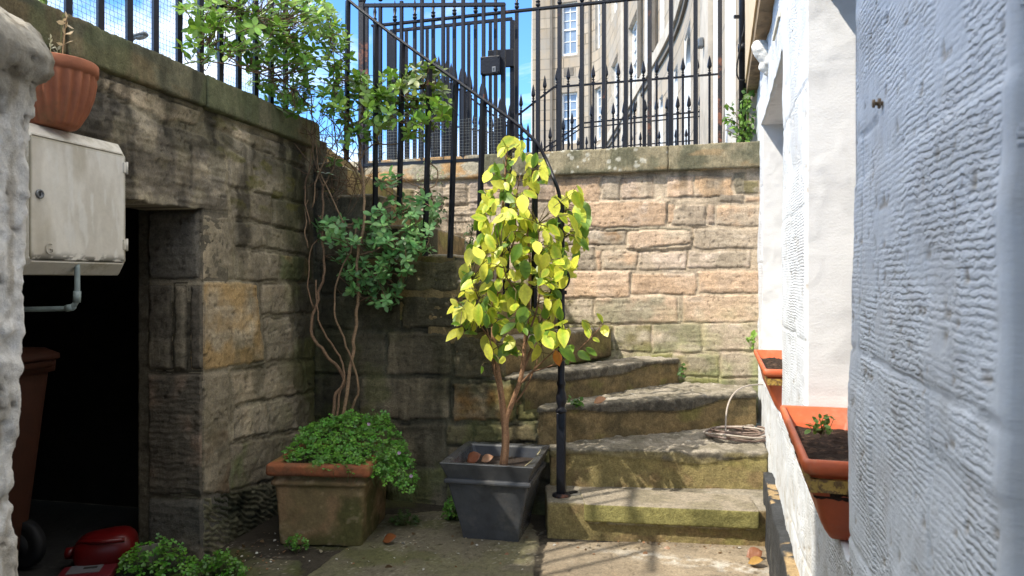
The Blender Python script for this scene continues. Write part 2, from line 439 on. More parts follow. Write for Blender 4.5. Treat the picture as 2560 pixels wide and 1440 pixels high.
# ---- the stone stairs: fanned winders, worn and patched with concrete
ZS = [0, .165, .345, .535, .695, .885, 1.06, 1.20, 1.34, 1.50, 1.68, 1.87, 2.02]
RI = [None, (.165, 3.46), (.19, 3.72), (.13, 3.812), (.05, 3.84), (-.05, 3.87), (-.12, 3.89), (-.2, 3.915), (-.3, 3.945), (-.46, 3.995), (-.74, 4.085), (-1.0, 4.165), (-1.13, 4.23)]
RO = [None, (1.172, 3.325), (1.262, 3.655), (1.44, 4.36), (1.08, 4.78), (.66, 4.9), (.3, 5.0), (.03, 5.08), (-.12, 5.13), (-.33, 5.19), (-.58, 5.26), (-.85, 5.33), (-1.13, 5.40)]
stairs = thing('stone_stairs', (.2, 3.6, 0), 'worn winding stone stairs rising from the flagstones between the white wall and the black planter', 'stairs')
def far_side(o): return (RWx(4.66) - .005, 4.66)
for k in range(1, 13):
    i, o = RI[k], RO[k]; i2, o2 = RI[min(k + 2, 12)], RO[min(k + 2, 12)]
    if k == 1: poly = [i, o, (1.262, 3.655), (1.30, 3.78), (.2, 3.80), (.165, 3.72)]
    elif k == 2: poly = [i, o, (1.42, 4.30), (1.40, 4.45), (.3, 4.05), (.2, 3.9)]
    elif k == 3: poly = [i, o, (1.49, 4.62), (1.3, BWy(1.3) - .01), (.9, BWy(.9) - .01), (.2, 4.05)]
    elif k == 12: poly = [i, (-2.0, 4.42), (-2.0, BWy(-2.0) - .01), (-1.13, BWy(-1.13) - .01)]
    else:
        poly = [i, o, (o[0] - .25 if k < 9 else o2[0], BWy(o[0] - .25 if k < 9 else o2[0]) - .01), i2]
        if k == 11: poly = [i, o, (-1.2, BWy(-1.2) - .01), (-1.2, 4.26)]
    zb = max(ZS[k] - (.185 if k < 6 else .35), 0) - (0.012 if k > 1 else .02)
    if k >= 4:                                   # the inner end runs on as the string of the stairs
        pass
    m = MB().prism(GR, poly, zb, ZS[k])
    ii = np.array(i); dd = np.array(o) - ii; Ld = np.linalg.norm(dd); dd = dd / Ld
    def colf(P, Nn, k=k, ii=ii, dd=dd, Ld=Ld):
        top = ss(.35, .8, Nn[:, 2]); s = (P[:, :2] - ii) @ dd
        d = ZS[k] - P[:, 2]
        g = fbm(P[:, 0] * 9, P[:, 1] * 9, P[:, 2] * 14, 5, 40 + k); g2 = fbm(P[:, 0] * 26, P[:, 1] * 26, P[:, 2] * 26, 4, 60 + k)
        cr = lerp([.25, .182, .088], [.14, .108, .055], ss(.35, .65, g))
        cr = lerp(cr, [.22, .20, .065], ss(.52, .7, fbm(P[:, 0] * 5, P[:, 1] * 5, P[:, 2] * 9, 4, 80 + k)) * .75)
        ct = lerp([.30, .268, .215], [.205, .183, .138], ss(.4, .62, g))
        ct = lerp(ct, [.42, .40, .35], ss(.72, .8, g2) * .7)
        if k in (2, 3, 4):                         # rough concrete lip with a wavy lower edge
            f = s / Ld
            lip = .020 + {2: .034, 3: .046, 4: .036}[k] * np.exp(-((f - {2: .62, 3: .55, 4: .42}[k]) / .24) ** 2) + .008 * np.sin(f * 17 + k) + .010 * (g2 - .5)
            inlip = ss(lip + .003, lip - .003, d); under = np.exp(-((d - lip - .006) / .005) ** 2) * (1 - top)
            lipc = lerp([.15, .135, .105], [.075, .068, .054], ss(.4, .6, g2))
            cr = lerp(cr, lipc, inlip); cr = lerp(cr, [.03, .026, .018], under * .7)
            ct = lerp(ct, lipc, ss(.07, .0, np.abs((P[:, :2] - ii) @ np.array([-dd[1], dd[0]]))) * ss(.38, .6, g) * .7)
            bump = inlip * .006 + inlip * (g2 - .5) * .018
        else: bump = 0
        if k <= 2: cr = lerp(cr, [.33, .275, .115], ss(.4, .6, g) * .6)
        if k == 1: cr = lerp(cr, [.55, .52, .42], np.exp(-((P[:, 2] - .0785) / .0045) ** 2) * ss(.18, .24, s) * ss(.95, .90, s) * ss(.3, .45, g2))
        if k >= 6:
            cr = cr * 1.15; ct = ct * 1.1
        c = lerp(cr, ct, top)
        edge = ss(.02, .0, np.abs(d)) * (1 - top)
        c = lerp(c, ct * .8, edge * .5)
        return c * (.75 + .5 * g2)[:, None], bump + top * .004 * (g - .5)
    rough('step', m, M['step'], .007 if k < 5 else .014, .006, colf, stairs, freq=10, seed=30 + k)
# the newer slab let into the lowest step
sl = MB()
a = [(.335, 3.405), (1.105, 3.298), (1.14, 3.55), (.33, 3.70)]
sl.prism(GR, a, .085, .169)
def slabc(P, Nn):
    g = fbm(P[:, 0] * 8, P[:, 1] * 8, P[:, 2] * 8, 5, 3); top = ss(.4, .8, Nn[:, 2])
    return lerp(lerp([.25, .23, .085], [.15, .14, .05], ss(.4, .6, g)), lerp([.31, .268, .205], [.235, .205, .145], ss(.4, .6, g)), top)
o = rough('inset_slab', sl, M['step'], .007, .0015, slabc, stairs, seed=8)
o['label'] = 'newer flat slab let into the lowest step'

# ---- sunlit back wall
SC = lambda *l: stones_px(BW, l, 2.4, 1360, 360, bul=.002, bed=.007)
P1, P2, P3, P4 = (.54, .405, .295), (.51, .365, .25), (.48, .395, .30), (.41, .345, .265)
OC = (.50, .345, .215); GY = (.33, .29, .21); MO = (.25, .215, .115); WH = (.55, .45, .37)
st = SC(((-260, 200, 60, 345), P1), ((60, 198, 335, 345), P2, dict(c2=OC)), ((342, 195, 452, 335), P4, dict(c2=P3)), ((458, 200, 662, 330), P1, dict(c2=P3)), ((735, 190, 900, 318), OC, dict(c2=P1)),
        ((904, 188, 1132, 320), P3, dict(c2=OC)), ((1140, 165, 1215, 300), GY), ((1190, 215, 1290, 300), MO),
        ((222, 345, 732, 500), P2, dict(c2=WH, o=-.05, h=.008)), ([(772, 395), (830, 362), (970, 360), (970, 490), (765, 488)], P3, dict(h=.004)), ((977, 362, 1026, 482), P1), ((1036, 365, 1300, 492), P3, dict(c2=P2)),
        ((740, 360, 790, 480), P2), ((370, 500, 880, 522), GY, dict(h=.006)), ((1050, 300, 1200, 352), P4), ((1204, 315, 1300, 352), P2),
        ((200, 520, 497, 608), P4, dict(c2=(.25, .16, .09))), ([(503, 540), (520, 524), (878, 515), (884, 600), (560, 634), (506, 625)], P1, dict(h=.012, c2=P3)), ((892, 503, 1300, 628), P3, dict(c2=P4)),
        ((150, 612, 308, 762), P4), ((312, 640, 342, 762), P2), ((345, 640, 560, 756), P4, dict(c2=P2)), ((562, 648, 860, 752), P3, dict(c2=WH)), ((862, 640, 1240, 745), P4, dict(c2=WH)),
        ((100, 765, 517, 918), P1, dict(c2=P2, h=.008)), ((526, 775, 916, 906), P2, dict(c2=P1)), ((925, 758, 1300, 898), P1, dict(c2=P2)),
        ((60, 925, 302, 1078), MO, dict(c2=P4)), ((310, 916, 806, 1074), P1, dict(c2=GY, h=.006)), ((834, 905, 1300, 1072), P1, dict(c2=P3)),
        ((426, 1085, 646, 1245), MO, dict(c2=GY)), ((655, 1078, 946, 1252), GY, dict(c2=P3)), ((955, 1070, 1300, 1242), P3, dict(c2=GY)),
        ((640, 1255, 780, 1330), MO), ((770, 1262, 1050, 1395), GY, dict(c2=MO)), ((1060, 1250, 1300, 1400), P4, dict(c2=GY)), ((700, 1400, 1050, 1520), MO), ((1056, 1406, 1320, 1520), GY),
        ((-200, 350, 30, 500), P3), ((34, 350, 218, 500), P2), ((-260, 505, -20, 610), P1), ((-16, 510, 196, 606), P4), ((-200, 612, 146, 760), P3), ((-200, 765, 96, 915), MO), ((-200, 925, 56, 1075), MO), ((60, 1085, 420, 1240), MO))
st += stones_px(BW, [((1040, 455, 1108, 520), P4), ((1112, 455, 1168, 515), P3), ((1172, 452, 1200, 530), WH), ((1040, 525, 1120, 590), P4), ((1124, 522, 1196, 590), P3), ((1200, 455, 1252, 505), P1),
                     ((1040, 595, 1130, 660), MO), ((1134, 595, 1200, 660), P4), ((900, 470, 1034, 530), MO), ((860, 540, 1034, 600), MO)], bul=.012, bed=.02)
def bwpost(u, v, P, C, best):
    low = ss(1.15, .55, v + .2 * (fbm(u * 4, v * 4, 0, 3, 5) - .5))
    C = lerp(C, C * np.array([.78, .92, .66]), low * ss(.3, .6, fbm(u * 6, v * 6, 3, 4, 6)))
    streak = ss(.55, .72, fbm(u * 14, v * 2.2, 4, 4, 12)) * ss(1.5, 1.95, v)
    C = lerp(C, np.array([.12, .105, .075]), streak * .55)
    sal = ss(.62, .75, fbm(u * 7, v * 12, 6, 5, 15)) * .35
    return lerp(C, np.array([.52, .45, .38]), sal)
back = thing('retaining_wall', (.5, BWy(.5), 0), 'sunlit warm sandstone rubble wall behind the stairs with a grey coping', 'wall')
uR = BW.uv(1900, 700)[0] + .03
hf('stonework', BW, np.arange(0.05, uR, .0068), np.arange(.30, 1.93, .0068), st, M['stone'], back, depth=.0075, warp=.011, edge=.010, mcol=(.48, .395, .295), rough_=.006, post=bwpost, seed=2, skirt=.35, wf=11, cv=.24, gap=.0005)
def copc(dark, lich=1.0):
    def f(P, Nn):
        g = fbm(P[:, 0] * 7, P[:, 1] * 7, P[:, 2] * 7, 5, 3); g2 = fbm(P[:, 0] * 30, P[:, 1] * 30, P[:, 2] * 30, 4, 4)
        c = lerp(np.array([.27, .235, .155]) * dark, np.array([.135, .13, .085]) * dark, ss(.38, .62, g))
        c = lerp(c, np.array([.32, .215, .11]) * dark, ss(.58, .7, fbm(P[:, 0] * 4, P[:, 1] * 4, P[:, 2] * 12, 4, 9)) * .55)
        t = P[:, 0] * .96
        tool = np.sin(t * 2 * math.pi * 75 + (fbm(P[:, 0] * 25, P[:, 1] * 25, P[:, 2] * 8, 3, 6) - .5) * 12)
        # pale rings of lichen
        l = np.zeros(len(P)); rg = np.random.default_rng(5)
        for q in range(46):
            cx, cz, rr = rg.uniform(0, 1.0), rg.uniform(1.92, 2.08), rg.uniform(.006, .02)
            l = np.maximum(l, ss(rr, rr * .6, np.hypot(P[:, 0] - cx, P[:, 2] - cz) + .008 * (g2 - .5)))
        c = lerp(c, [.50, .49, .42], l * .8 * lich)
        return c * (.72 + .56 * g2)[:, None], tool * .0016
    return f
cz0, cz1 = BW.uv(1640, 430)[1], 2.067
um = BW.uv(1672, 400)[0]
for a_, b_ in ((BW.uv(1208, 400)[0], um - .002), (um + .002, uR - .02)):
    rough('coping_stone', MB().prism(BW, [(a_, cz0), (b_, cz0), (b_, cz1), (a_, cz1)], -.30, .045), M['stone'], .008, .006, copc(1.0), back, freq=14, seed=int(a_ * 10))
o = rough('coping_stone', MB().prism(BW, [(.0, cz0 + .005), (BW.uv(1206, 400)[0], cz0 + .005), (BW.uv(1206, 400)[0], cz1), (.0, cz1)], -.30, .03), M['stone'], .009, .008,
          lambda P, Nn: lerp([.36, .32, .24], [.40, .25, .12], ss(.5, .62, fbm(P[:, 0] * 5, P[:, 1] * 5, P[:, 2] * 16, 5, 2))) * (.6 + .8 * fbm(P[:, 0] * 25, P[:, 1] * 25, P[:, 2] * 25, 4, 8))[:, None], back, freq=14)
o['label'] = 'pale flaking coping stone under the iron gate'

# ---- dark wall carrying the stairs
D1, D2, D3, DG = (.19, .16, .105), (.135, .117, .075), (.27, .22, .14), (.165, .17, .08)
OR_ = (.30, .165, .055)
LST = [((1010, 650, 1150, 727), (.33, .28, .18), dict(c2=D3)), ((800, 655, 1005, 735), D2), ((790, 740, 1000, 822), D2), ((1004, 738, 1148, 822), D3, dict(c2=D1)),
       ((785, 828, 962, 936), D2, dict(c2=D1)), ((966, 830, 1128, 936), D3, dict(c2=D1)), ((785, 940, 896, 1050), D2), ((900, 942, 1124, 1052), D1, dict(c2=D3)),
       ((785, 1056, 880, 1165), D2), ((884, 1060, 1112, 1166), D2, dict(c2=D1)), ((785, 1170, 960, 1300), D2), ((964, 1172, 1112, 1300), DG, dict(c2=D2)),
       ((785, 480, 930, 560), D2), ((785, 565, 1000, 650), D2), ((932, 500, 1050, 560), D1), ((785, 395, 900, 475), D2),
       ((1135, 842, 1232, 946), D3, dict(c2=(.2, .17, .12))), ((1236, 838, 1400, 946), D3), ((1152, 740, 1400, 835), D1),
       ((1134, 958, 1284, 1052), OR_, dict(c2=D3, h=.012)), ((1290, 952, 1420, 1010), D2, dict(c2=(.2, .18, .07))), ((1290, 1014, 1420, 1052), (.22, .19, .09)),
       ((1116, 1060, 1184, 1112), (.22, .19, .10), dict(h=.01)), ((1190, 1060, 1342, 1106), (.24, .2, .11), dict(h=.01)), ((1346, 1060, 1420, 1110), D1),
       ((1116, 1118, 1250, 1200), D3), ((1254, 1112, 1420, 1200), D1), ((1116, 1206, 1200, 1300), DG), ((1204, 1206, 1420, 1300), D2)]
st = stones_px(IW, LST, bul=.002, bed=.008)
def tread_z(x):
    z = np.zeros_like(x) + .2
    for k in range(2, 13): z = np.where(x < RI[k][0] + .01, ZS[k] - .012, z)
    return z
L_in = np.hypot(*(INNER_A - CORNER))
def iwpost(u, v, P, C, best):
    moss = ss(.5, .66, fbm(u * 5, v * 5, 0, 4, 3)) * ss(1.4, .3, v)
    C = lerp(C, np.array([.13, .135, .045]), moss * .7)
    st_ = ss(.5, .7, fbm(u * 12, v * 1.7, 0, 4, 13))
    soot = ss(.50, .62, fbm(u * 3.2, v * 2.6, 14, 5, 59)); C = lerp(C, C * np.array([.42, .45, .38]), soot * .8)
    return C * (1 - .4 * st_)[..., None]
sw = thing('stair_wall', (-.5, 4.0, 0), 'dark damp stone wall under the upper stairs behind the two planters', 'wall')
uu = np.arange(-.02, L_in + .06, .009); vv = np.arange(-.03, 2.02, .009)
hf('stonework', IW, uu, vv, st, M['stone_dark'], sw, mask=lambda u, v: v < tread_z(IW.O[0] + u * IW.U[0]), depth=.008, warp=.015, edge=.010, gap=.001, mcol=(.12, .11, .072), rough_=.006, post=iwpost, seed=6, skirt=.14)

# ---- the left wall with the cellar door
Y505 = 3.205; uJ = (Y505 - 2.0) * math.hypot(1, .22); zL = 1.506
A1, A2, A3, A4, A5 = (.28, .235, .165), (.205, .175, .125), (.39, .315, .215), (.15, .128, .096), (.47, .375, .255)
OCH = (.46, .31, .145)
lst = [([(60, 150), (235, 183), (500, 275), (490, 312), (400, 300), (330, 262), (262, 225), (60, 190)], A3, dict(c2=A5, h=.008, o=.05)), ([(505, 285), (772, 383), (760, 420), (640, 372), (540, 322)], A3, dict(c2=A2, bed=.02)),
       ([(-60, 190), (262, 232), (400, 308), (540, 345), (563, 362), (572, 532), (500, 526), (320, 516), (-60, 500)], A4, dict(c2=A1, h=.004, bed=.018)),
       ([(548, 325), (640, 378), (775, 430), (775, 470), (640, 420), (560, 355)], A2), ([(571, 372), (636, 402), (636, 478), (576, 466)], A1), ([(640, 404), (775, 440), (775, 508), (640, 482)], A2, dict(c2=A1)),
       ([(580, 472), (680, 492), (680, 562), (590, 542)], A1), ([(684, 493), (775, 512), (775, 582), (684, 565)], A2, dict(c2=A1)),
       ([(503, 532), (582, 542), (586, 700), (505, 700)], A1, dict(c2=A3)), ([(591, 550), (775, 584), (775, 640), (592, 612)], A2, dict(c2=A1)), ([(592, 620), (700, 634), (700, 702), (590, 702)], A1, dict(c2=A3)), ([(704, 636), (780, 645), (780, 702), (704, 702)], DG, dict(c2=OCH, o=-.08)),
       ([(505, 704), (640, 706), (660, 905), (500, 926)], OCH, dict(c2=A3, h=.010, o=-.03)), ([(655, 711), (735, 708), (738, 784), (657, 788)], A3, dict(c2=A1)), ([(742, 708), (790, 708), (790, 784), (742, 784)], A2),
       ([(661, 796), (730, 792), (735, 900), (667, 905)], A3, dict(c2=A1)), ([(739, 792), (790, 790), (790, 895), (740, 898)], A2),
       ([(500, 932), (568, 925), (573, 1235), (505, 1235)], A1, dict(c2=(.16, .115, .07), h=.01)), ([(577, 930), (755, 906), (760, 984), (590, 1012)], A3, dict(c2=A1)), ([(590, 1018), (668, 1003), (674, 1085), (590, 1100)], A1, dict(c2=A3)),
       ([(673, 1000), (790, 980), (790, 1068), (678, 1085)], A1), ([(577, 1108), (790, 1075), (790, 1190), (690, 1196), (578, 1226)], A1, dict(c2=DG)), ([(760, 905), (790, 900), (790, 975), (764, 980)], A2),
       ([(505, 1242), (640, 1210), (790, 1190), (790, 1310), (680, 1345), (505, 1440)], (.20, .185, .115), dict(c2=(.03, .034, .018), tool=(.45, 41, .006)))]
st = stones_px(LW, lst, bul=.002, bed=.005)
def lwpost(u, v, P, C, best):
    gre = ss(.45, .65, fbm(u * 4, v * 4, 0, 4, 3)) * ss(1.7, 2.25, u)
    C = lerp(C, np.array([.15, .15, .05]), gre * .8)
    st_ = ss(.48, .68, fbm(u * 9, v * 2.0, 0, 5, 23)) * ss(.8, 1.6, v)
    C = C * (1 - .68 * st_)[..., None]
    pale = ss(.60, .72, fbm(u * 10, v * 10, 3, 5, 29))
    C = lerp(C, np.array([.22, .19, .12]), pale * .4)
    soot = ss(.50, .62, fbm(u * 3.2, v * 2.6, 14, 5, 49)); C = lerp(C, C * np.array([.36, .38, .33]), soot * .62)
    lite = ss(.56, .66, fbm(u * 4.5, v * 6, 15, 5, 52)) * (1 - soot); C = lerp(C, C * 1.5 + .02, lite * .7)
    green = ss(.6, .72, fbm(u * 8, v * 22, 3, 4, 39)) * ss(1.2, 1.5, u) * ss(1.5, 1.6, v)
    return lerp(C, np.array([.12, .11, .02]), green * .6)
lw = thing('retaining_wall', (LWx(3.2), 3.2, 0), 'dark stained stone wall on the left with a low black cellar doorway', 'wall')
uEnd = (4.2 - 2.0) * math.hypot(1, .22)
door_top = lambda u: zL + .01 * np.sin(u * 5)
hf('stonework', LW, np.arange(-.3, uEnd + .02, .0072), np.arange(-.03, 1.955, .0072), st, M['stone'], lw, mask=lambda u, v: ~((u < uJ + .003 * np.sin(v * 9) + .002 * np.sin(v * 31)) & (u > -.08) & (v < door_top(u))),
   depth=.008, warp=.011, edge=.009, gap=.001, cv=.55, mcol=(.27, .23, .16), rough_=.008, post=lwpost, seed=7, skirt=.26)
# far jamb of the cellar doorway
JB = Fr(LW.w(uJ - .009, 0, -.5), LW.N, Z)
J = lambda px, py: JB.uv(px, py)
jl = [((365, 526, 500, 702), (.19, .17, .135), dict(c2=A4)), ((365, 706, 428, 928), A4, dict(c2=A2)), ((432, 708, 466, 928), A2, dict(c2=A1, h=.006)), ((470, 708, 520, 928), A4), ((365, 932, 520, 1240), A4, dict(c2=(.26, .185, .13), tool=(0, 45, .002))), ((365, 1244, 520, 1420), (.12, .11, .09), dict(c2=A4))]
st = stones_px(JB, jl, bul=.006, bed=.01)
hf('door_jamb', JB, np.arange(.18, .502, .008), np.arange(-.02, zL + .02, .008), st, M['stone'], lw, depth=.012, warp=.008, edge=.014, mcol=(.14, .12, .085), rough_=.006, seed=12, skirt=.2)
# the cellar behind the doorway: back, sides, floor and vault, all coal dark
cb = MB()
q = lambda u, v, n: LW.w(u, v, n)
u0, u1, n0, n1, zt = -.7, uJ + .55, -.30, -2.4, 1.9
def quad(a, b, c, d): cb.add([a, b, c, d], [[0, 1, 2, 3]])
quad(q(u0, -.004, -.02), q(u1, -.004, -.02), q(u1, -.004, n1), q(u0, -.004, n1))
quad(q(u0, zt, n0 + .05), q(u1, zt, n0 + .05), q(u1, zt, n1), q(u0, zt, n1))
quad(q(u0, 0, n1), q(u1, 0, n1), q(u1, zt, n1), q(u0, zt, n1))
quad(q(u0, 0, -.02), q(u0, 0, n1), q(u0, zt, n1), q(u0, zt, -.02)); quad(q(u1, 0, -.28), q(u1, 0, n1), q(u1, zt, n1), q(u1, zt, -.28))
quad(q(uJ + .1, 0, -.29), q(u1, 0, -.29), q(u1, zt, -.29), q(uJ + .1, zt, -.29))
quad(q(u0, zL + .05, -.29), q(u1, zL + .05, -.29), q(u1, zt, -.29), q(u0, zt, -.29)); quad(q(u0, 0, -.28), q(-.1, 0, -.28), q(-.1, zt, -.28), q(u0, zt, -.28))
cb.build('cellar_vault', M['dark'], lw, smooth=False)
# coping of the left wall
def lcop(P, Nn):
    g = fbm(P[:, 0] * 6, P[:, 1] * 6, P[:, 2] * 6, 5, 3); g2 = fbm(P[:, 0] * 34, P[:, 1] * 34, P[:, 2] * 12, 4, 4)
    c = lerp([.125, .115, .070], [.060, .058, .036], ss(.36, .62, g))
    c = lerp(c, [.15, .105, .05], ss(.58, .7, fbm(P[:, 0] * 3, P[:, 1] * 3, P[:, 2] * 8, 4, 9)) * .5)
    c = lerp(c, [.085, .10, .045], ss(.5, .64, fbm(P[:, 0] * 9, P[:, 1] * 9, P[:, 2] * 3, 4, 19)) * .5)
    t = np.sin((P[:, 0] * .2 + P[:, 1]) * 2 * math.pi * 70 + 8 * g2)
    return c * (.85 + .9 * g2)[:, None], t * .001
uc = (3.2 - 2.0) * math.hypot(1, .22)
for a_, b_ in ((-.75, uc - .75), (uc - .747, uc - .003), (uc + .003, uEnd + .02)):
    rough('coping_stone', MB().prism(LW, [(a_, 1.947), (b_, 1.947), (b_, 2.088), (a_, 2.088)], -.34, .03), M['stone'], .009, .005, lcop, lw, freq=13, seed=int(a_ * 7) + 20)

# ---- rough limewashed pier at the near left
PY = 1.5; PF = Fr((-1.0, PY, 0), (1, 0, 0), Z)
edge = [(-260, 40), (0, 18), (42, 40), (88, 78), (122, 124), (134, 152), (124, 184), (92, 214), (92, 250), (74, 300), (70, 330), (62, 450), (52, 600), (50, 850), (44, 1000), (45, 1082), (28, 1130), (30, 1200), (20, 1240), (31, 1330), (34, 1440), (36, 1720), (-900, 1720), (-900, 40)]
poly = [PF.uv(x, y) for x, y in edge]
def pierc(P, Nn):
    g = fbm(P[:, 0] * 8, P[:, 1] * 8, P[:, 2] * 8, 5, 3); g2 = fbm(P[:, 0] * 28, P[:, 1] * 28, P[:, 2] * 28, 4, 4)
    c0_ = 0; flk = ss(.47, .50, fbm(P[:, 0] * 7, P[:, 1] * 7, P[:, 2] * 5, 5, 91)); c = lerp([.86, .835, .79], [.74, .71, .66], ss(.4, .6, g))
    bare = ss(.60, .66, fbm(P[:, 0] * 6 + 3, P[:, 1] * 6, P[:, 2] * 4, 5, 17))
    c = lerp(c, [.17, .145, .11], bare * .85)
    top = ss(1.42, 1.62, P[:, 2] + .25 * (g - .5) + .5 * (P[:, 0] + 1.0))
    c = lerp(c, np.array([.30, .265, .20]), top * .8)
    low = ss(.5, .1, P[:, 2] + .5 * (g - .5)); c = lerp(c, [.34, .29, .21], low * .8)
    st_ = ss(.52, .66, fbm(P[:, 0] * 26, P[:, 1] * 26, P[:, 2] * 3, 5, 37)); c = lerp(c, c * np.array([.55, .50, .42]), st_ * .75)
    pit = ss(.70, .78, fbm(P[:, 0] * 40, P[:, 1] * 40, P[:, 2] * 40, 3, 7)); c = lerp(c, [.10, .085, .065], pit * .8)
    return c * (.8 + .4 * g2)[:, None], (g - .5) * .008 - bare * .008 - pit * .004 + (g2 - .5) * .010 + flk * .007 + .001
o = rough('stone_pier', MB().prism(PF, poly, 0, .9), M['plaster'], .0075, .006, pierc, None, loc=(-1.1, 1.4, 0), freq=42, seed=5, smooth_it=0)
tag(o, 'rough whitewashed stone pier with flaking paint at the left edge beside the meter box', 'pier')

# ---- white painted house wall on the right
HWT = 2.45
uF, uO1a, uO1b, uO2a, uO2b = -.30, RWu(4.29), RWu(2.89), RWu(2.12), RWu(1.41)
uEnd2 = RWu(.635); uLast = RWu(-1.2); ZS0, ZL0 = .66, 2.1
hw = thing('house_wall', (RWx(2.5), 2.5, 0), 'white painted house wall of tooled stone with two deep window openings along the right', 'wall')
def wmat(name, base, dist, su, sv, tool=True):
    m, nt, b = newmat(name); L = nt.links.new
    uvn = nd(nt, 'ShaderNodeUVMap', uv_map='UVMap'); at_ = nd(nt, 'ShaderNodeAttribute', attribute_name='Col'); tl = nd(nt, 'ShaderNodeAttribute', attribute_name='Tool')
    wob = nd(nt, 'ShaderNodeTexNoise', Scale=7.0, Detail=3.0); L(uvn.outputs[0], wob.inputs['Vector'])
    add = nd(nt, 'ShaderNodeVectorMath', operation='MULTIPLY_ADD'); L(wob.outputs['Color'], add.inputs[0]); add.inputs[1].default_value = (.012, .016, 0); L(uvn.outputs[0], add.inputs[2])
    mp = nd(nt, 'ShaderNodeMapping'); mp.inputs['Scale'].default_value = (su, sv, 1); L(add.outputs[0], mp.inputs['Vector'])
    n1 = nd(nt, 'ShaderNodeTexNoise', Scale=1.0, Detail=2.0, Roughness=.55); L(mp.outputs[0], n1.inputs['Vector'])
    sep = nd(nt, 'ShaderNodeSeparateXYZ'); L(add.outputs[0], sep.inputs[0])
    ml = nd(nt, 'ShaderNodeMath', operation='MULTIPLY'); ml.inputs[1].default_value = 2 * math.pi * 108; L(sep.outputs['Y'], ml.inputs[0])
    n3 = nd(nt, 'ShaderNodeTexNoise', Scale=16.0, Detail=2.0); L(uvn.outputs[0], n3.inputs['Vector'])
    ma = nd(nt, 'ShaderNodeMath', operation='MULTIPLY_ADD'); L(n3.outputs['Fac'], ma.inputs[0]); ma.inputs[1].default_value = 2.6; L(ml.outputs[0], ma.inputs[2])
    si = nd(nt, 'ShaderNodeMath', operation='SINE'); L(ma.outputs[0], si.inputs[0])
    mix = nd(nt, 'ShaderNodeMath', operation='MULTIPLY_ADD'); L(si.outputs[0], mix.inputs[0]); mix.inputs[1].default_value = .10; L(n1.outputs['Fac'], mix.inputs[2])
    dash = nd(nt, 'ShaderNodeMapRange'); dash.inputs['From Min'].default_value = .30; dash.inputs['From Max'].default_value = .58; L(mix.outputs[0], dash.inputs['Value'])
    hm = nd(nt, 'ShaderNodeMath', operation='MULTIPLY'); L(dash.outputs[0], hm.inputs[0]); L(tl.outputs['Fac'], hm.inputs[1])
    n2 = nd(nt, 'ShaderNodeTexNoise', Scale=120.0, Detail=6.0, Roughness=.7); L(uvn.outputs[0], n2.inputs['Vector'])
    h2 = nd(nt, 'ShaderNodeMath', operation='MULTIPLY_ADD'); L(n2.outputs['Fac'], h2.inputs[0]); h2.inputs[1].default_value = .34; L(hm.outputs[0], h2.inputs[2])
    bp = nd(nt, 'ShaderNodeBump', Strength=1.0, Distance=dist); L(h2.outputs[0], bp.inputs['Height']); L(bp.outputs[0], b.inputs['Normal'])
    L(at_.outputs['Color'], b.inputs['Base Color']); b.inputs['Roughness'].default_value = .75; b.inputs['Specular IOR Level'].default_value = .25
    return m
M['white_tooled'] = wmat('white_painted_tooled_stone', .8, .0034, 62, 165)
us = np.unique(np.concatenate([np.arange(uF, uO1b, .012), np.arange(uO1b, uO2b, .008), np.arange(uO2b, uEnd2, .006), np.arange(uEnd2, uEnd2 + .12, .006), np.linspace(uEnd2 + .13, uLast, 20)]))
vs = np.unique(np.concatenate([np.arange(-.03, HWT, .0075)]))
Ug, Vg = np.meshgrid(us, vs)
Hh = (fbm(Ug * 9, Vg * 9, 0, 5, 3) - .5) * .010 + (fbm(Ug * 2.2, Vg * 2.2, 0, 3, 5) - .5) * .022
nearm = ss(uO2b - .02, uO2b + .02, Ug)
joint = np.zeros_like(Ug); jn = (fbm(Ug * 12, Vg * 12, 3, 3, 8) - .5) * .02
def hjoint(z, a, b_, w=.0042, d=1.0): return d * np.exp(-((Vg + jn - z) / w) ** 2) * ss(a - .01, a, Ug) * ss(b_ + .01, b_, Ug)
def vjoint(u, a, b_, w=.0042, d=1.0): return d * np.exp(-((Ug + jn * .5 - u) / w) ** 2) * ss(a - .01, a, Vg) * ss(b_ + .01, b_, Vg)
joint = joint + hjoint(1.455, uO2b, uO2b + .25) + hjoint(1.072, uO2b, uEnd2) + vjoint(RWu(1.30), 1.07, 1.455) + hjoint(.72, uO2b, uEnd2) + hjoint(1.80, uO2b, uEnd2, d=.8) + hjoint(2.16, uO2b, uEnd2) + vjoint(RWu(.86), .72, 1.07, d=.8) + hjoint(.38, uO2b - 1.3, uEnd2)
joint = joint + hjoint(1.02, uO1b, uO2a) + hjoint(1.42, uO1b, uO2a, d=.6) + hjoint(1.78, uO1b, uO2a) + hjoint(.62, 0, 3.4, d=.5) + hjoint(1.3, uF, uO1a) + hjoint(1.75, uF, uO1a)
joint = np.clip(joint, 0, 1)
Hh = Hh - joint * .0045
blk = np.floor((Vg + .1) / .37)
Hh += (vn(blk * 7.7, 0 * Ug, np.floor((Ug + blk * .3) / .6) * 3.3, 4) - .5) * .008 * nearm
for a_, sg in ((uO1a, -1), (uO1b, 1), (uO2a, -1), (uO2b, 1)):       # soft worn arrises at the openings
    Hh -= .009 * np.exp(-np.clip((Ug - a_) * sg, 0, 1) / .008) * ((Ug - a_) * sg >= 0) * ((Vg > ZS0) & (Vg < ZL0))
past = ss(uEnd2 - .004, uEnd2 + .012, Ug); Hh -= past * .05
tool = np.clip(1 - joint * 1.0, 0, 1) * (1 - .94 * past)
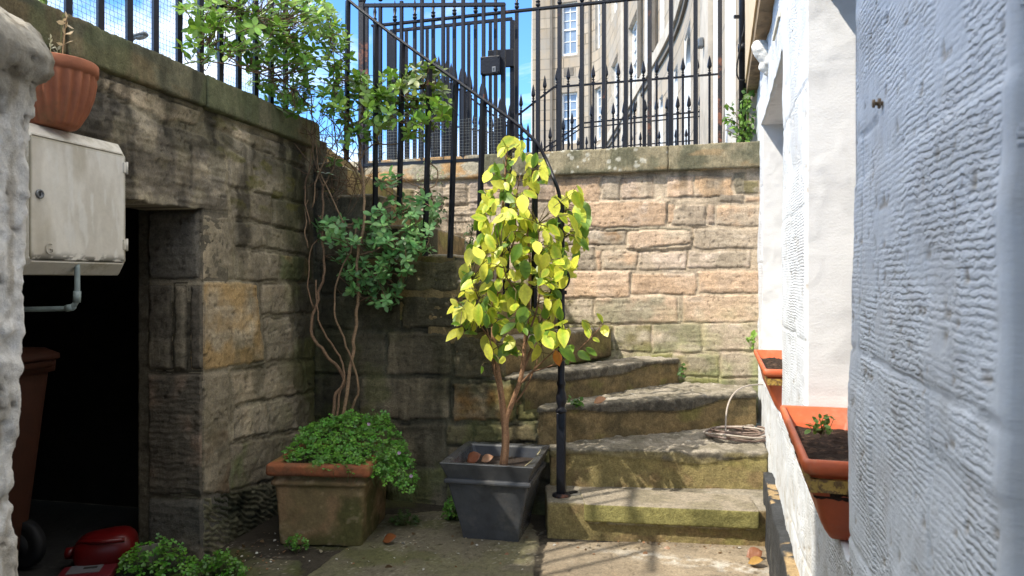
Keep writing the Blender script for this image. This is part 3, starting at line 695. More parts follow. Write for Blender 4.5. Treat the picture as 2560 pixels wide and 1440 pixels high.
for a_, sg, w_ in ((uO1a, -1, .03), (uO1b, 1, .018), (uO2a, -1, .022), (uEnd2, -1, .022)):
    d_ = (Ug - a_) * sg + .008 * (fbm(Ug * 30, Vg * 14, 0, 3, 9) - .5); tool *= np.where(d_ > -.001, ss(w_ * .7, w_ * 1.1, d_), 1)
tool *= .22 + .78 * ss(.36, .56, fbm(Ug * 3.6, Vg * 3.6, 9, 5, 44)); tool *= 1 - .8 * ss(.60, .66, fbm(Ug * 9, Vg * 14, 4, 4, 47))
tool *= ss(.52, .66, Vg + .1 * (fbm(Ug * 6, Vg * 6, 1, 3, 3) - .5)) * .75 + .25
g = fbm(Ug * 10, Vg * 10, 0, 5, 61)
C = np.empty(Ug.shape + (3,)); C[:] = (.71, .755, .815)
C = lerp(C, [.64, .66, .69], ss(.5, .7, g) * .6)
chip = ss(.74, .78, fbm(Ug * 34, Vg * 44, 3, 4, 173)); C = lerp(C, [.40, .34, .26], chip * .7); Hh -= chip * .003
dirt = ss(.64, .72, fbm(Ug * 26, Vg * 18, 0, 5, 71)) * (.25 + .75 * ss(.7, .1, Vg)); C = lerp(C, [.40, .37, .31], dirt * .55)
C = lerp(C, [.55, .52, .45], ss(.62, .76, fbm(Ug * 8, Vg * 3, 0, 4, 81)) * ss(.75, .2, Vg) * .6)
crack = np.exp(-((Ug - RWu(1.19) - .03 * np.sin(Vg * 17) - .02 * (fbm(0 * Ug, Vg * 25, 0, 3, 5) - .5)) / .0035) ** 2) * ss(1.02, 1.1, Vg) * ss(1.46, 1.40, Vg) * ss(.45, .55, fbm(Ug * 30, Vg * 60, 0, 3, 6))
Hh -= crack * .004; C = lerp(C, [.33, .30, .27], crack * .7)
C = lerp(C, [.17, .17, .175], past * (.75 + .25 * ss(.4, .62, fbm(Ug * 9, Vg * 5, 0, 4, 6))))
ok = ~((((Ug > uO1a) & (Ug < uO1b)) | ((Ug > uO2a) & (Ug < uO2b))) & (Vg > ZS0) & (Vg < ZL0))
grid_mesh('wall_face', RW, RW.w(Ug, Vg, Hh), Ug, Vg, C, ok, M['white_tooled'], hw, .02, None, tool)
# plastered reveals, soffits and sills of the two openings, with the windows they hold
M['reveal'] = pmat('white_reveal_plaster', (.78, .775, .775), .5, .06, 6, .004, 16, spec=.35)
def reveal(fr, uspan, vspan, seed):
    U_, V_ = np.meshgrid(np.arange(0, uspan + .004, .008), np.arange(vspan[0], vspan[1] + .004, .008))
    h_ = (fbm(U_ * 7, V_ * 7, seed, 5, seed) - .5) * .008 + (fbm(U_ * 5, V_ * 40, seed, 3, seed + 4) - .5) * .0012
    q = ss(.6, .65, fbm(U_ * 12, V_ * 8, seed, 3, seed + 2)); h_ += q * .0012
    c_ = np.empty(U_.shape + (3,)); c_[:] = (.725, .725, .73)
    c_ = c_ * (1 - .12 * ss(.55, .7, fbm(U_ * 9, V_ * 9, 0, 4, seed)))[..., None]
    grid_mesh('reveal', fr, fr.w(U_, V_, h_), U_, V_, c_, np.ones(U_.shape, bool), M['white_plain'], hw, 0, None, np.zeros_like(U_) + .015)
M['white_plain'] = M['white_tooled']
for n_, (ua, ub) in enumerate(((uO1a, uO1b), (uO2a, uO2b))):
    D = .30
    reveal(Fr(RW.w(ua, 0, -.006), -RW.N, Z), D, (ZS0, ZL0), 3 + n_)                  # far jamb, faces the camera
    reveal(Fr(RW.w(ub, 0, -D - .006), RW.N, Z), D, (ZS0, ZL0), 13 + n_)              # near jamb
    reveal(Fr(RW.w(ua, ZS0, -.006), RW.U, -RW.N), ub - ua, (0, D), 23 + n_)
    reveal(Fr(RW.w(ua, ZL0, -D - .006), RW.U, RW.N), ub - ua, (0, D), 33 + n_)
    w_ = MB()
    for a_, b_, c_, d_ in ((ua, ua + .06, ZS0, ZL0), (ub - .06, ub, ZS0, ZL0), (ua + .06, ub - .06, ZS0, ZS0 + .07), (ua + .06, ub - .06, ZL0 - .06, ZL0), (ua + .06, ub - .06, 1.36, 1.41)):
        w_.prism(RW, [(a_, c_), (b_, c_), (b_, d_), (a_, d_)], -D - .06, -D + .004)
    wf_ = w_.build('window', M['white_paint'], hw, smooth=False)
    MB().prism(RW, [(ua + .06, ZS0 + .07), (ub - .06, ZS0 + .07), (ub - .06, ZL0 - .06), (ua + .06, ZL0 - .06)], -D - .04, -D - .03).build('pane', M['glass'], wf_, smooth=False)
# stone band course at the top of the white wall, cream on its face
ub0, ub1 = RWu(4.95), RWu(1.62)
MB().prism(RW, [(ub0, HWT), (ub1, HWT), (ub1, HWT + .07), (ub0, HWT + .07)], -.3, .062).build('band_course', pmat('band_stone', (.28, .20, .12), .9, .3, 8, .003, 50, col2=(.14, .10, .06), thr=(.5, .62), s2=6), hw, smooth=False)
MB().prism(RW, [(ub0, HWT + .072), (ub1, HWT + .072), (ub1, HWT + .75), (ub0, HWT + .75)], -.3, .072).build('fascia', M['cream'], hw, smooth=False)
MB().prism(RW, [(RWu(1.6), HWT), (uLast, HWT), (uLast, HWT + .6), (RWu(1.6), HWT + .6)], -.3, .0).build('upper_wall', M['slab'], hw, smooth=False)
# black painted plinth
pl = MB().prism(RW, [(RWu(3.47), -.02), (RWu(.9), -.02), (RWu(.9), .30), (RWu(3.47), .30)], -.05, .040)
def plc(P, Nn):
    g = fbm(P[:, 0] * 12, P[:, 1] * 12, P[:, 2] * 12, 5, 3)
    c = np.array([.045, .048, .052]) * (.6 + .8 * g)[:, None]
    fl = ss(.60, .64, fbm(P[:, 0] * 9, P[:, 1] * 9, P[:, 2] * 9, 4, 5)) * ss(.3, .8, Nn[:, 2] + .25); c = lerp(c, [.38, .27, .14], fl * .9)
    gr = ss(.62, .5, P[:, 2] * 3 + g * .3) * ss(.5, .6, g) * .3; return lerp(c, [.16, .16, .14], gr), -fl * .003
o = rough('plinth', pl, M['stone'], .008, .008, plc, hw, freq=14); o['label'] = 'flaking black painted plinth along its foot'
# lump of painted stone and other small things fixed to the white wall
lm = MB()
for (px, py, Y, r) in ((1900, 122, 3.80, .046), (1914, 140, 3.79, .042), (1922, 154, 3.78, .036), (1908, 168, 3.80, .024), (1916, 180, 3.80, .020)):
    lm.lathe(at(px, py, Y), [(r * math.sin(t), -r * math.cos(t)) for t in np.linspace(.15, math.pi - .15, 9)], 12)
o = rough('painted_lump', lm, M['plaster'], .008, .012, lambda P, Nn: np.array([.80, .795, .77]) * (.85 + .3 * fbm(P[:, 0] * 40, P[:, 1] * 40, P[:, 2] * 40, 3, 3))[:, None], None, loc=at(1905, 140, 3.8), freq=22)
tag(o, 'white painted knob of broken stone high on the white wall above the far opening', 'stone bracket')
u_, v_ = RW.uv(1945, 66); 
o = MB().prism(RW, [(u_ - .16, v_ - .012), (u_ + .16, v_ - .012), (u_ + .16, v_ + .012), (u_ - .16, v_ + .012)], .002, .012).build('cream_strip', M['tape'], loc=RW.w(u_, v_, 0), smooth=False)
tag(o, 'short cream strip fixed high on the white wall near the cream fascia', 'strip')
u_, v_ = RW.uv(2208, 258)
c_ = RW.w(u_, v_, 0); nb = MB(); nb.tube([c_ - RW.N * .01, c_ + RW.N * .012], .003, 8); nb.tube([c_ + RW.N * .012, c_ + RW.N * .015], [.007, .006], 8); nb.tube([c_ + RW.N * .004, c_ + RW.N * .007], .008, 8)
tag(nb.build('nail', M['nail'], loc=c_), 'rusty nail sticking out of the grey near part of the white wall', 'nail')
# unseen slab added out of view to keep the sun off the near wall
o = MB().box((-4.0, -4.6, 5.2), (.8, 7.0, 6.6)).build('sun_blocker', M['slab'], smooth=False); tag(o, kind='structure')
# ================================================================== IRONWORK
def bar_box(mb, base, top, w, d=None, ax=None):
    """square bar between two points"""
    a, b = np.array(base, float), np.array(top, float); t = b - a; L_ = np.linalg.norm(t); t /= L_
    x = np.array([1.0, 0, 0]) if ax is None else np.array(ax, float); x = x - t * np.dot(x, t); x /= np.linalg.norm(x); y = np.cross(t, x)
    mb.box((a + b) / 2, (w, d or w, L_), (x, y, t))
    return mb
def spear(mb, p, s=1.0, ax=None):
    """spear head on a collar, standing on p"""
    p = np.array(p, float)
    mb.lathe(p, [(.007 * s, 0), (.014 * s, .004 * s), (.014 * s, .010 * s), (.007 * s, .014 * s), (.007 * s, .024 * s), (.013 * s, .028 * s), (.007 * s, .034 * s)], 8)
    mb.lathe(p, [(.006 * s, .034 * s), (.022 * s, .058 * s), (.020 * s, .075 * s), (.011 * s, .115 * s), (.001 * s, .145 * s)], 4, [(.7071, .7071, 0), (-.7071, .7071, 0), (0, 0, 1)])
    return mb
def ball(mb, p, r):
    return mb.lathe(p, [(r * math.sin(t), r - r * math.cos(t)) for t in np.linspace(.1, math.pi - .1, 7)], 10)

# ---- railing on the left wall, with netting behind it
rl = thing('street_railing', tuple(LW.w(1.0, 2.088, -.1)), 'black square-bar railing with fine netting along the dark coping on the left', 'railing')
for Yb in np.arange(1.87, 4.14, .1472):
    u = (Yb + .006 - 2.0) * math.hypot(1, .22)
    mb = MB(); bar_box(mb, LW.w(u, 2.08, -.11), LW.w(u, 3.20, -.11), .022, None, LW.U + .5 * LW.N); mb.build('bar', M['iron'], rl, smooth=False)
mb = MB(); bar_box(mb, LW.w(-.4, 3.21, -.11), LW.w(uEnd - .02, 3.21, -.11), .036, .014, LW.N); mb.build('top_rail', M['iron'], rl, smooth=False)
net = MB()
un = np.arange(-.35, uEnd - .1, .0205); vn_ = np.arange(2.09, 3.0, .0205)
for u in un:
    off = .0035 * np.sin(np.arange(len(vn_)) * math.pi + u * 90)
    sag = .006 * np.sin(vn_ * 9 + u * 3)
    net.tube(LW.w(u + off + sag, vn_, -.135), .00085, 3, cap=False)
for v in vn_:
    uu = np.linspace(un[0], un[-1], 60)
    net.tube(LW.w(uu, v + .007 * np.sin(uu * 4 + v * 9), -.135), .00085, 3, cap=False)
net.build('netting', M['net'], rl)

# ---- railing that climbs with the stairs
IRF = Fr((INNER_A[0] + .085, INNER_A[1] - .20, 0), (CORNER[0] + .02 - INNER_A[0] - .085, CORNER[1] - .07 - INNER_A[1] + .20, 0), Z)   # plane of the raking rail
sr = thing('stair_railing', (.235, 3.54, .165), 'black iron handrail with newel post and bars climbing beside the stone stairs', 'handrail')
nx, ny = .236, 3.545
nw = MB(); nz = [(0.165, .022), (.19, .022), (.62, .021)]
A_ = [(.9, -.2, 0), (.2, .9, 0), (0, 0, 1)]
nw.box((nx, ny, .365), (.042, .042, .40), [(.97, -.22, 0), (.22, .97, 0), (0, 0, 1)], bev=.004)
nw.lathe((nx, ny, .56), [(.020, 0), (.027, .008), (.027, .018), (.018, .028), (.018, .038), (.023, .050), (.026, .075), (.022, .10), (.018, .11), (.018, .13), (.022, .14), (.022, .15), (.017, .16), (.017, .45), (.020, .46), (.020, .48), (.0175, .49), (.0165, .98), (.012, 1.02)], 14)
nw.build('newel_post', M['iron'], sr)
fl = MB(); fl.lathe((nx, ny, .163), [(.045, 0), (.043, .012), (.026, .018)], 12); fl.box((nx + .03, ny + .03, .169), (.12, .02, .008), [(.8, .6, 0), (-.6, .8, 0), (0, 0, 1)]); fl.build('newel_foot', M['iron_rust'], sr)
sc_ = MB(); cc = np.array([nx, ny, 1.2 - 5 / 1850 * 3.55])
sc_.tube([cc + np.array([.034 * math.cos(t) * (1 - .08 * t) - .0, -.012, .045 * math.sin(t) * (1 - .08 * t) + .02]) for t in np.linspace(-2.2, 1.3, 16)], .0085, 8); sc_.box(cc + (0, 0, -.05), (.05, .05, .018)); sc_.build('scroll', M['iron'], sr)
hp = [IRF.p(862, -8), IRF.p(900, 24), IRF.p(1003, 103), IRF.p(1139, 200), IRF.p(1275, 297), IRF.p(1318, 333), IRF.p(1345, 362), IRF.p(1368, 405), at(1384, 445, 3.56), at(1397, 482, 3.548), at(1402, 530, 3.545)]
mb = MB(); mb.tube(smoothpts(hp, 6), .0088, 10); mb.build('handrail', M['iron'], sr)
for px, yt, pb, yb in ((870, 2, 866, 400), (940, 62, 938, 528), (1006, 110, 998, 540), (1075, 157, 1062, 640), (1140, 204, 1125, 645), (1208, 252, 1196, 660), (1275, 300, 1264, 740), (1338, 356, 1335, 800)):
    a, b = IRF.p(pb, yb), IRF.p(px, yt)
    mb = MB(); bar_box(mb, a, b, .0215, None, IRF.U * .8 + IRF.N * .45); mb.build('baluster', M['iron'], sr, smooth=False)

# ---- railing on the back wall
br = thing('street_railing', tuple(BW.w(1.6, 2.067, -.1)), 'tall black railing with ball-topped bars standing on the sunlit grey coping', 'railing')
BR = Fr(BW.w(0, 0, -.10), BW.U, Z)
rz = 3.085
for i, px in enumerate((937, 987, 1037, 1083, 1136, 1189, 1239, 1292, 1345, 1399, 1455, 1510, 1565, 1624, 1678, 1739, 1800)):
    u = BR.uv(px, 300)[0]
    mb = MB(); w_ = .0245 if px > 1300 else .021
    bar_box(mb, BR.w(u, 2.05), BR.w(u, rz + .01), w_, None, BR.U + .15 * BR.N)
    o = mb.build('bar', M['iron_rust'] if px in (1800, 1624) else M['iron'], br, smooth=False)
    fm = MB(); p = BR.w(u, rz + .012); ball(fm, p, .017); fm.lathe(p + (0, 0, .03), [(.012, 0), (.018, .01), (.008, .02), (.014, .06), (.002, .13)], 6); fm.build('finial', M['iron'], br)
ul, ur = BR.uv(930, 60)[0], BR.uv(1830, 60)[0]
mb = MB(); bar_box(mb, BR.w(ul, rz), BR.w(ur, rz), .034, .014, BR.N); mb.build('top_rail', M['iron'], br, smooth=False)

# ---- gate in front of it, and the second one behind
GFr = Fr(BW.w(0, 0, .02), BW.U, Z)
gt = thing('iron_gate', tuple(GFr.p(1080, 396)), 'black iron gate with a square lock box and wire mesh along its foot', 'gate')
u0, zt = GFr.uv(905, 14); u1, zb = GFr.uv(1258, 397); zt2 = GFr.uv(1258, 12)[1]; zbl = GFr.uv(908, 399)[1]
mb = MB(); bar_box(mb, GFr.w(u0, zb - .10), GFr.w(u0, zt + .02), .040, None, GFr.U); bar_box(mb, GFr.w(u0 + .035, zb - .02), GFr.w(u0 + .035, zt), .03, .02, GFr.U); ball(mb, GFr.w(u0, zt + .01), .030); mb.build('gate_post', M['iron_rust'], gt, smooth=False)
mb = MB(); bar_box(mb, GFr.w(u0, zt), GFr.w(u1 + .014, zt2), .030, .022, GFr.N); bar_box(mb, GFr.w(u0, zb), GFr.w(u1, zb), .030, .022, GFr.N); bar_box(mb, GFr.w(u1, zb), GFr.w(u1, zt2 - .015), .030, .022, GFr.U); mb.build('gate_frame', M['iron'], gt, smooth=False)
for px in (951, 1004, 1055, 1108, 1158, 1209):
    u = GFr.uv(px, 200)[0]; mb = MB(); bar_box(mb, GFr.w(u, zb), GFr.w(u, zt + .0), .021, None, GFr.U + .2 * GFr.N); mb.build('bar', M['iron'], gt, smooth=False)
    mb = MB(); ball(mb, GFr.w(u, zt + .014), .019); mb.lathe(GFr.w(u, zt + .05), [(.010, 0), (.016, .02), (.003, .09)], 6); mb.build('finial', M['iron'], gt)
a, b = GFr.uv(1206, 191), GFr.uv(1254, 143)
mb = MB(); mb.box(GFr.w((a[0] + b[0]) / 2, (a[1] + b[1]) / 2, .022), (b[0] - a[0], b[1] - a[1], .05), (GFr.U, (0, 0, 1), GFr.N), bev=.004)
for dx in (.08, .92):
    for dz in (.1, .9): mb.lathe(GFr.w(a[0] + (b[0] - a[0]) * dx, a[1] + (b[1] - a[1]) * dz, .046), [(.006, 0), (.005, .004), (.002, .006)], 8, (GFr.U, (0, 0, 1), GFr.N))
lk = mb.build('lock_box', M['iron'], gt, smooth=False)
ku, kz = GFr.uv(1240, 178); mb = MB(); mb.box(GFr.w(ku, kz, .049), (.026, .036, .004), (GFr.U, (0, 0, 1), GFr.N), bev=.0015); mb.build('keyhole_plate', M['grey_metal'], lk, smooth=False)
mb = MB(); mb.box(GFr.w(ku, kz, .0515), (.006, .018, .002), (GFr.U, (0, 0, 1), GFr.N)); mb.build('keyhole', M['dark'], lk, smooth=False)
mb = MB()
for u in np.arange(u0 + .05, u1, .021): mb.tube([GFr.w(u, zb + .01, .018), GFr.w(u + .004 * math.sin(u * 50), zb + .15, .018), GFr.w(u, zb + .285, .018)], .0011, 3, cap=False)
for v in np.arange(zb + .015, zb + .29, .021):
    uu = np.linspace(u0 + .05, u1, 24); mb.tube(GFr.w(uu, v + .005 * np.sin(uu * 13 + v * 40), .019), .0011, 3, cap=False)
mb.build('wire_mesh', M['wire'], gt)
G2 = Fr(BW.w(0, 0, -.42), (1, -.20, 0), Z)
g2 = thing('iron_gate', tuple(G2.p(1130, 396)), 'second black gate standing just behind the lock-box gate with a plain latch plate', 'gate')
ua, za = G2.uv(976, 78); ub, zb2 = G2.uv(1281, 47)
mb = MB(); bar_box(mb, G2.w(ua, za), G2.w(ub, zb2), .026, .02, G2.N); bar_box(mb, G2.w(ub, 1.9), G2.w(ub, zb2 - .013), .034, .024, G2.U); bar_box(mb, G2.w(ua, 1.9), G2.w(ua, za - .013), .05, .03, G2.U); mb.build('gate_frame', M['iron'], g2, smooth=False)
for px in (1016, 1068, 1120, 1172, 1226): 
    u = G2.uv(px, 200)[0]; mb = MB(); bar_box(mb, G2.w(u, 1.9), G2.w(u, za + (zb2 - za) * (u - ua) / (ub - ua)), .022, None, G2.U); mb.build('bar', M['iron'], g2, smooth=False)
a, b = G2.uv(1222, 172), G2.uv(1286, 125)
mb = MB(); mb.box(G2.w((a[0] + b[0]) / 2, (a[1] + b[1]) / 2, .02), (b[0] - a[0], b[1] - a[1], .03), (G2.U, (0, 0, 1), G2.N), bev=.004); mb.build('latch_plate', M['iron'], g2, smooth=False)
mb = MB(); ball(mb, G2.p(1228, 152, .05), .02); mb.build('latch_knob', M['iron'], g2)

# ---- spear-headed railings of the neighbouring areas
def spear_rail(label, Y, slope, pts_px, spears, rails2, mat=M['iron'], w=.016, s=1.0, zb=1.9):
    """pts_px: the rail as (px, py) breakpoints, spears: columns of the bars"""
    fr = Fr((0, Y, 0), (1, slope, 0), Z)
    P = [fr.uv(*q) for q in pts_px]
    root = thing('spear_railing', tuple(fr.w(P[len(P) // 2][0], zb)), label, 'railing')
    mb = MB()
    for a, b in zip(P[:-1], P[1:]):
        bar_box(mb, fr.w(*a), fr.w(*b), .024, .012, fr.N)
        if rails2: bar_box(mb, fr.w(a[0], a[1] - rails2), fr.w(b[0], b[1] - rails2), .018, .010, fr.N)
    mb.build('rail', mat, root, smooth=False)
    ux = [p[0] for p in P]; zx = [p[1] for p in P]
    for px in spears:
        u = fr.uv(px, 300)[0]; z = float(np.interp(u, ux, zx))
        mb = MB(); bar_box(mb, fr.w(u, zb), fr.w(u, z + .01), w, None, fr.U); b_ = mb.build('bar', mat, root, smooth=False)
        spear(MB(), fr.w(u, z + .008), s).build('spear_head', mat, b_, smooth=False)
    return root
Zx5 = lambda l: [1280 + x / 3.2 for x in l]
spear_rail('spear-headed black railing nearest behind the tall railing, ending at a rusty bar', 5.95, -.10, [(1292, 290), (1385, 218), (1800, 185)], Zx5([72, 170, 262, 360, 450, 545, 650, 753, 850, 953, 1052, 1157, 1257, 1367, 1480, 1580]), 0, s=1.0)
spear_rail('middle double-railed spear railing behind the tall black railing', 7.3, -.10, [(1340, 385), (1455, 308), (1772, 277)], Zx5([305, 410, 480, 554, 636, 725, 810, 895, 980, 1065, 1155, 1240, 1325, 1415, 1508]), .045, s=1.15, w=.02)
spear_rail('farthest and lowest spear-headed railing, just showing over the grey coping', 9.6, -.08, [(1360, 384), (1480, 371), (1740, 351)], Zx5([235, 320, 455, 527, 597, 668, 740, 812, 888, 955, 1027, 1100, 1177, 1250, 1310, 1393]), 0, s=1.1, w=.018)
spear_rail('raked spear railing descending to the right behind the two gates', 6.6, -.05, [(1085, 190), (1160, 232), (1300, 340)], [1088, 1097, 1107, 1116, 1128, 1138, 1152, 1164, 1176, 1188, 1203, 1214, 1226, 1238, 1250, 1262, 1274, 1286], 0, s=1.35, w=.026)
spear_rail('crowded spear railing seen low through the mesh of the gate', 8.2, .12, [(985, 300), (1150, 318), (1335, 352)], list(range(990, 1335, 15)), 0, s=1.2, w=.032)

# ================================================================== THINGS
# ---- meter box on the wall beside the cellar door
BXF = Fr(LW.w(0, 0, .235), LW.U, Z)
M['box'] = vmat('dirty_white_plastic', .5, 40, .0005, .06, spec=.4)
M['box_case'] = pmat('dirty_cream_plastic', (.62, .58, .50), .5, .12, 14, .0006, 60, col2=(.30, .265, .175), thr=(.50, .72), s2=13)
def boxcol(P):
    g = fbm(P[:, 1] * 14, P[:, 0] * 14, P[:, 2] * 5, 5, 3)
    c = lerp([.68, .645, .575], [.58, .54, .47], ss(.42, .62, g))
    stre = ss(.60, .68, fbm(P[:, 1] * 38, P[:, 0] * 10 + P[:, 1] * 20, P[:, 2] * 9 + P[:, 1] * 14, 4, 9)); c = lerp(c, [.70, .68, .63], stre * .7)
    dirt = ss(.55, .75, fbm(P[:, 1] * 9, 3, P[:, 2] * 3, 4, 29)); return lerp(c, [.33, .28, .19], dirt * .4)
def gridbox(name, fr, prof, u0, u1, parent, n=60):
    pass
bx = thing('meter_box', tuple(BXF.p(200, 690)), 'dirty cream plastic gas meter box with a round lock, mounted beside the cellar doorway', 'meter box')
a = BXF.uv(58, 300); b = BXF.uv(322, 668)
bu0, bu1 = a[0], b[0]; bz1 = BXF.uv(66, 296)[1] ; bz0 = BXF.uv(320, 690)[1] + .002
cb_ = .055                                           # chamfer
def ring(i, n, cut):
    k = i * .45
    return [BXF.w(bu0 + k, bz0 + i + cut, n), BXF.w(bu0 + k + cut, bz0 + i, n), BXF.w(bu1 - k - cut, bz0 + i, n), BXF.w(bu1 - k, bz0 + i + cut, n), BXF.w(bu1 - k, bz1 - i - cut, n), BXF.w(bu1 - k - cut, bz1 - i, n), BXF.w(bu0 + k + cut, bz1 - i, n), BXF.w(bu0 + k, bz1 - i - cut, n)]
mb = MB().loft([ring(0, -.20, .004), ring(0, -.040, .004), ring(.002, -.036, .005), ring(.034, -.002, .012), ring(.036, .0, .012), ring(.040, .0, .012), ring(.041, -.012, .012)])
mb.build('casing', M['box_case'], bx, smooth=False)
m_ = .043
Ug, Vg = np.meshgrid(np.arange(bu0 + .021, bu1 - .021, .004), np.arange(bz0 + m_, bz1 - m_, .004))
P = BXF.w(Ug, Vg, .003 + (fbm(Ug * 8, Vg * 8, 0, 3, 3) - .5) * .003)
C = boxcol(P.reshape(-1, 3)).reshape(P.shape)
eb = ss(.030, 0, Vg - Vg.min()) * ss(.4, .55, fbm(Ug * 40, Vg * 90, 0, 4, 3)); C = lerp(C, [.03, .028, .018], eb * .95)
ee = np.minimum(np.minimum(Ug - Ug.min(), Ug.max() - Ug), Vg.max() - Vg); C = lerp(C, [.22, .19, .11], ss(.007, 0, ee) * .7)
dr = grid_mesh('door', BXF, P, Ug, Vg, C, np.ones(Ug.shape, bool), M['box'], bx, .012)
u_, v_ = BXF.uv(95, 485); mb = MB(); mb.lathe(BXF.w(u_, v_, .004), [(.013, 0), (.013, .005), (.009, .006), (.008, .003), (.001, .003)], 20, (BXF.U, (0, 0, 1), BXF.N)); mb.build('lock', M['grey_metal'], dr)
mb = MB(); mb.box(BXF.w(u_, v_, .0085), (.003, .010, .002), (BXF.U, (0, 0, 1), BXF.N)); mb.build('keyhole', M['dark'], dr)
for py in (420, 612):
    u_, v_ = BXF.uv(311, py); mb = MB(); mb.box(BXF.w(u_ - .004, v_, .002), (.014, .034, .012), (BXF.U, (0, 0, 1), BXF.N), bev=.002); mb.tube([BXF.w(u_ + .003, v_ - .02, .007), BXF.w(u_ + .003, v_ + .02, .007)], .004, 8); mb.build('hinge', M['box_case'], dr)
u_, v_ = BXF.uv(120, 622); t = np.linspace(.9, 5.6, 22)                       # moulded G mark
mb = MB(); mb.tube([BXF.w(u_ + .0125 * math.cos(a), v_ + .015 * math.sin(a), .006) for a in t], .0016, 6)
mb.tube([BXF.w(u_ + .0125 * math.cos(5.6), v_ + .015 * math.sin(5.6), .006), BXF.w(u_ + .0105, v_ - .001, .006), BXF.w(u_ + .001, v_ - .001, .006)], .0016, 6); mb.build('moulded_mark', pmat('mark_shadow_plastic', (.40, .365, .30), .5, .1), dr)
# pipe below it
PY_ = 2.25
pp = [at(193, 660, PY_), at(193, 735, PY_), at(191, 752, PY_), at(183, 765, PY_), at(168, 771, PY_), at(20, 774, PY_ - .02)]
mb = MB(); mb.tube(smoothpts(pp, 6), .0080, 12); mb.tube([at(193, 728, PY_), at(192, 756, PY_)], .0108, 12); mb.tube([at(182, 768, PY_), at(165, 771, PY_)], .0108, 12)
tag(mb.build('gas_pipe', M['pipe'], loc=at(193, 700, PY_)), 'grey pipe with an elbow running from under the meter box', 'pipe')
# ribbed half pot standing on it
hpY = 2.20; rimc = at(133, 156, hpY); hx = LW.U; hn = LW.N
top_z = rimc[2]; bot_z = at(128, 302, hpY)[2] - .02
def hring(r, z, rib, n=176):
    th = np.linspace(0, 2 * math.pi, n, endpoint=False); rr = r * (1 + 3.0 * rib * np.cos(th * 22))
    return np.stack([rimc[0] + rr * (np.cos(th) * hx[0] + np.sin(th) * hn[0]), rimc[1] + rr * (np.cos(th) * hx[1] + np.sin(th) * hn[1]), np.full(n, z)], 1)
rR = .113; hh = top_z - bot_z
prof = [(.55, 0, 0), (.62, .06, .012), (.78, .25, .018), (.90, .48, .020), (.965, .70, .018), (.985, .80, .006), (.985, .815, 0), (1.05, .83, 0), (1.06, .90, 0), (1.055, .985, 0), (1.03, 1.0, 0), (.96, .995, 0), (.94, .93, 0)]
mb = MB().loft([hring(rR * r, bot_z + hh * t, rib) for r, t, rib in prof])
hpz = mb.build('half_pot', M['terracotta'], loc=(rimc[0], rimc[1], bot_z))
tag(hpz, 'ribbed terracotta pot of dried stalks standing on top of the meter box', 'pot')
sp = MB(); sp.lathe((rimc[0], rimc[1], bot_z + hh * .93), [(.002, 0), (rR * .93, 0), (rR * .93, .004), (.002, .012)], 24); sp.build('soil', M['soil'], hpz)

# ---- leaves
def leaf_proto(w=.30, tip=.0, n=4, fold=.10, curl=.12):
    """unit leaf along +x, half width w; returns verts, faces, and how far each vertex is from the midrib"""
    ts = np.linspace(0, 1, n + 2); V, E = [], []
    for t in ts[1:-1]:
        hw = w * math.sin(math.pi * t ** (.85 + tip)) ** .8
        zc = -curl * (t ** 2)
        V += [(t, -hw, zc + fold * hw), (t, 0, zc), (t, hw, zc + fold * hw)]; E += [1, 0, 1]
    V = [(0, 0, 0)] + V + [(1, 0, -curl)]; E = [.2] + E + [.7]
    f = [[0, 2, 1], [0, 3, 2]]
    for i in range(n - 1):
        a = 1 + 3 * i; f += [[a, a + 1, a + 4, a + 3], [a + 1, a + 2, a + 5, a + 4]]
    a = 1 + 3 * (n - 1); k = len(V) - 1; f += [[a, a + 1, k], [a + 1, a + 2, k]]
    return np.array(V), f, np.array(E)
class Leaves(MB):
    def leaf(s, proto, p, d, nrm, L_, cm, ce=None):
        V, f, E = proto; d = np.array(d, float); d /= np.linalg.norm(d); nrm = np.array(nrm, float)
        nrm = nrm - d * np.dot(nrm, d); nrm /= np.linalg.norm(nrm) + 1e-9; y = np.cross(nrm, d)
        W = p + L_ * (V[:, :1] * d + V[:, 1:2] * y + V[:, 2:] * nrm)
        ce = cm if ce is None else ce
        return s.add(W, f, lerp(np.array(cm, float), np.array(ce, float), E))
def rnd(): return RNG.normal(size=3)
def unit(v): v = np.array(v, float); return v / (np.linalg.norm(v) + 1e-9)

# ---- climbing shrub
pr = leaf_proto(.25, .25, 3, .12, .15)
cs = thing('climbing_shrub', (-.83, 3.72, .33), 'leafy climbing shrub with bare twisted stems rising from the terracotta planter over the railing', 'shrub')
lv = Leaves(); anchors = []
def cluster(p, n, L_, tone, up=None):
    ax = unit(np.array([0, -.25, 1.0]) * .8 + rnd() * .45 + np.array([.1, -.3, 0])) if up is None else up
    a = unit(np.cross(ax, rnd())); b = np.cross(ax, a)
    for lay in range(2 if n > 5 else 1):
        k = n // (2 if n > 5 else 1)
        for i in range(k):
            th = 2 * math.pi * i / k + lay * .6 + RNG.uniform(-.3, .3)
            el = (.15 + .45 * lay) + RNG.uniform(-.25, .25)
            d = (a * math.cos(th) + b * math.sin(th)) * math.cos(el) + ax * math.sin(el)
            c = np.array(tone) * RNG.uniform(.65, 1.35) * (1.25 if lay else 1.0)
            c = c * np.array([1 + RNG.uniform(-.15, .35) * (1 if lay else .5), 1, 1])
            lv.leaf(pr, p + ax * lay * .012 - ax * .01, d, ax + .3 * d, L_ * RNG.uniform(.7, 1.15), c * 1.08, c)
G1, G2_, G3 = (.16, .31, .036), (.12, .25, .032), (.12, .29, .09)
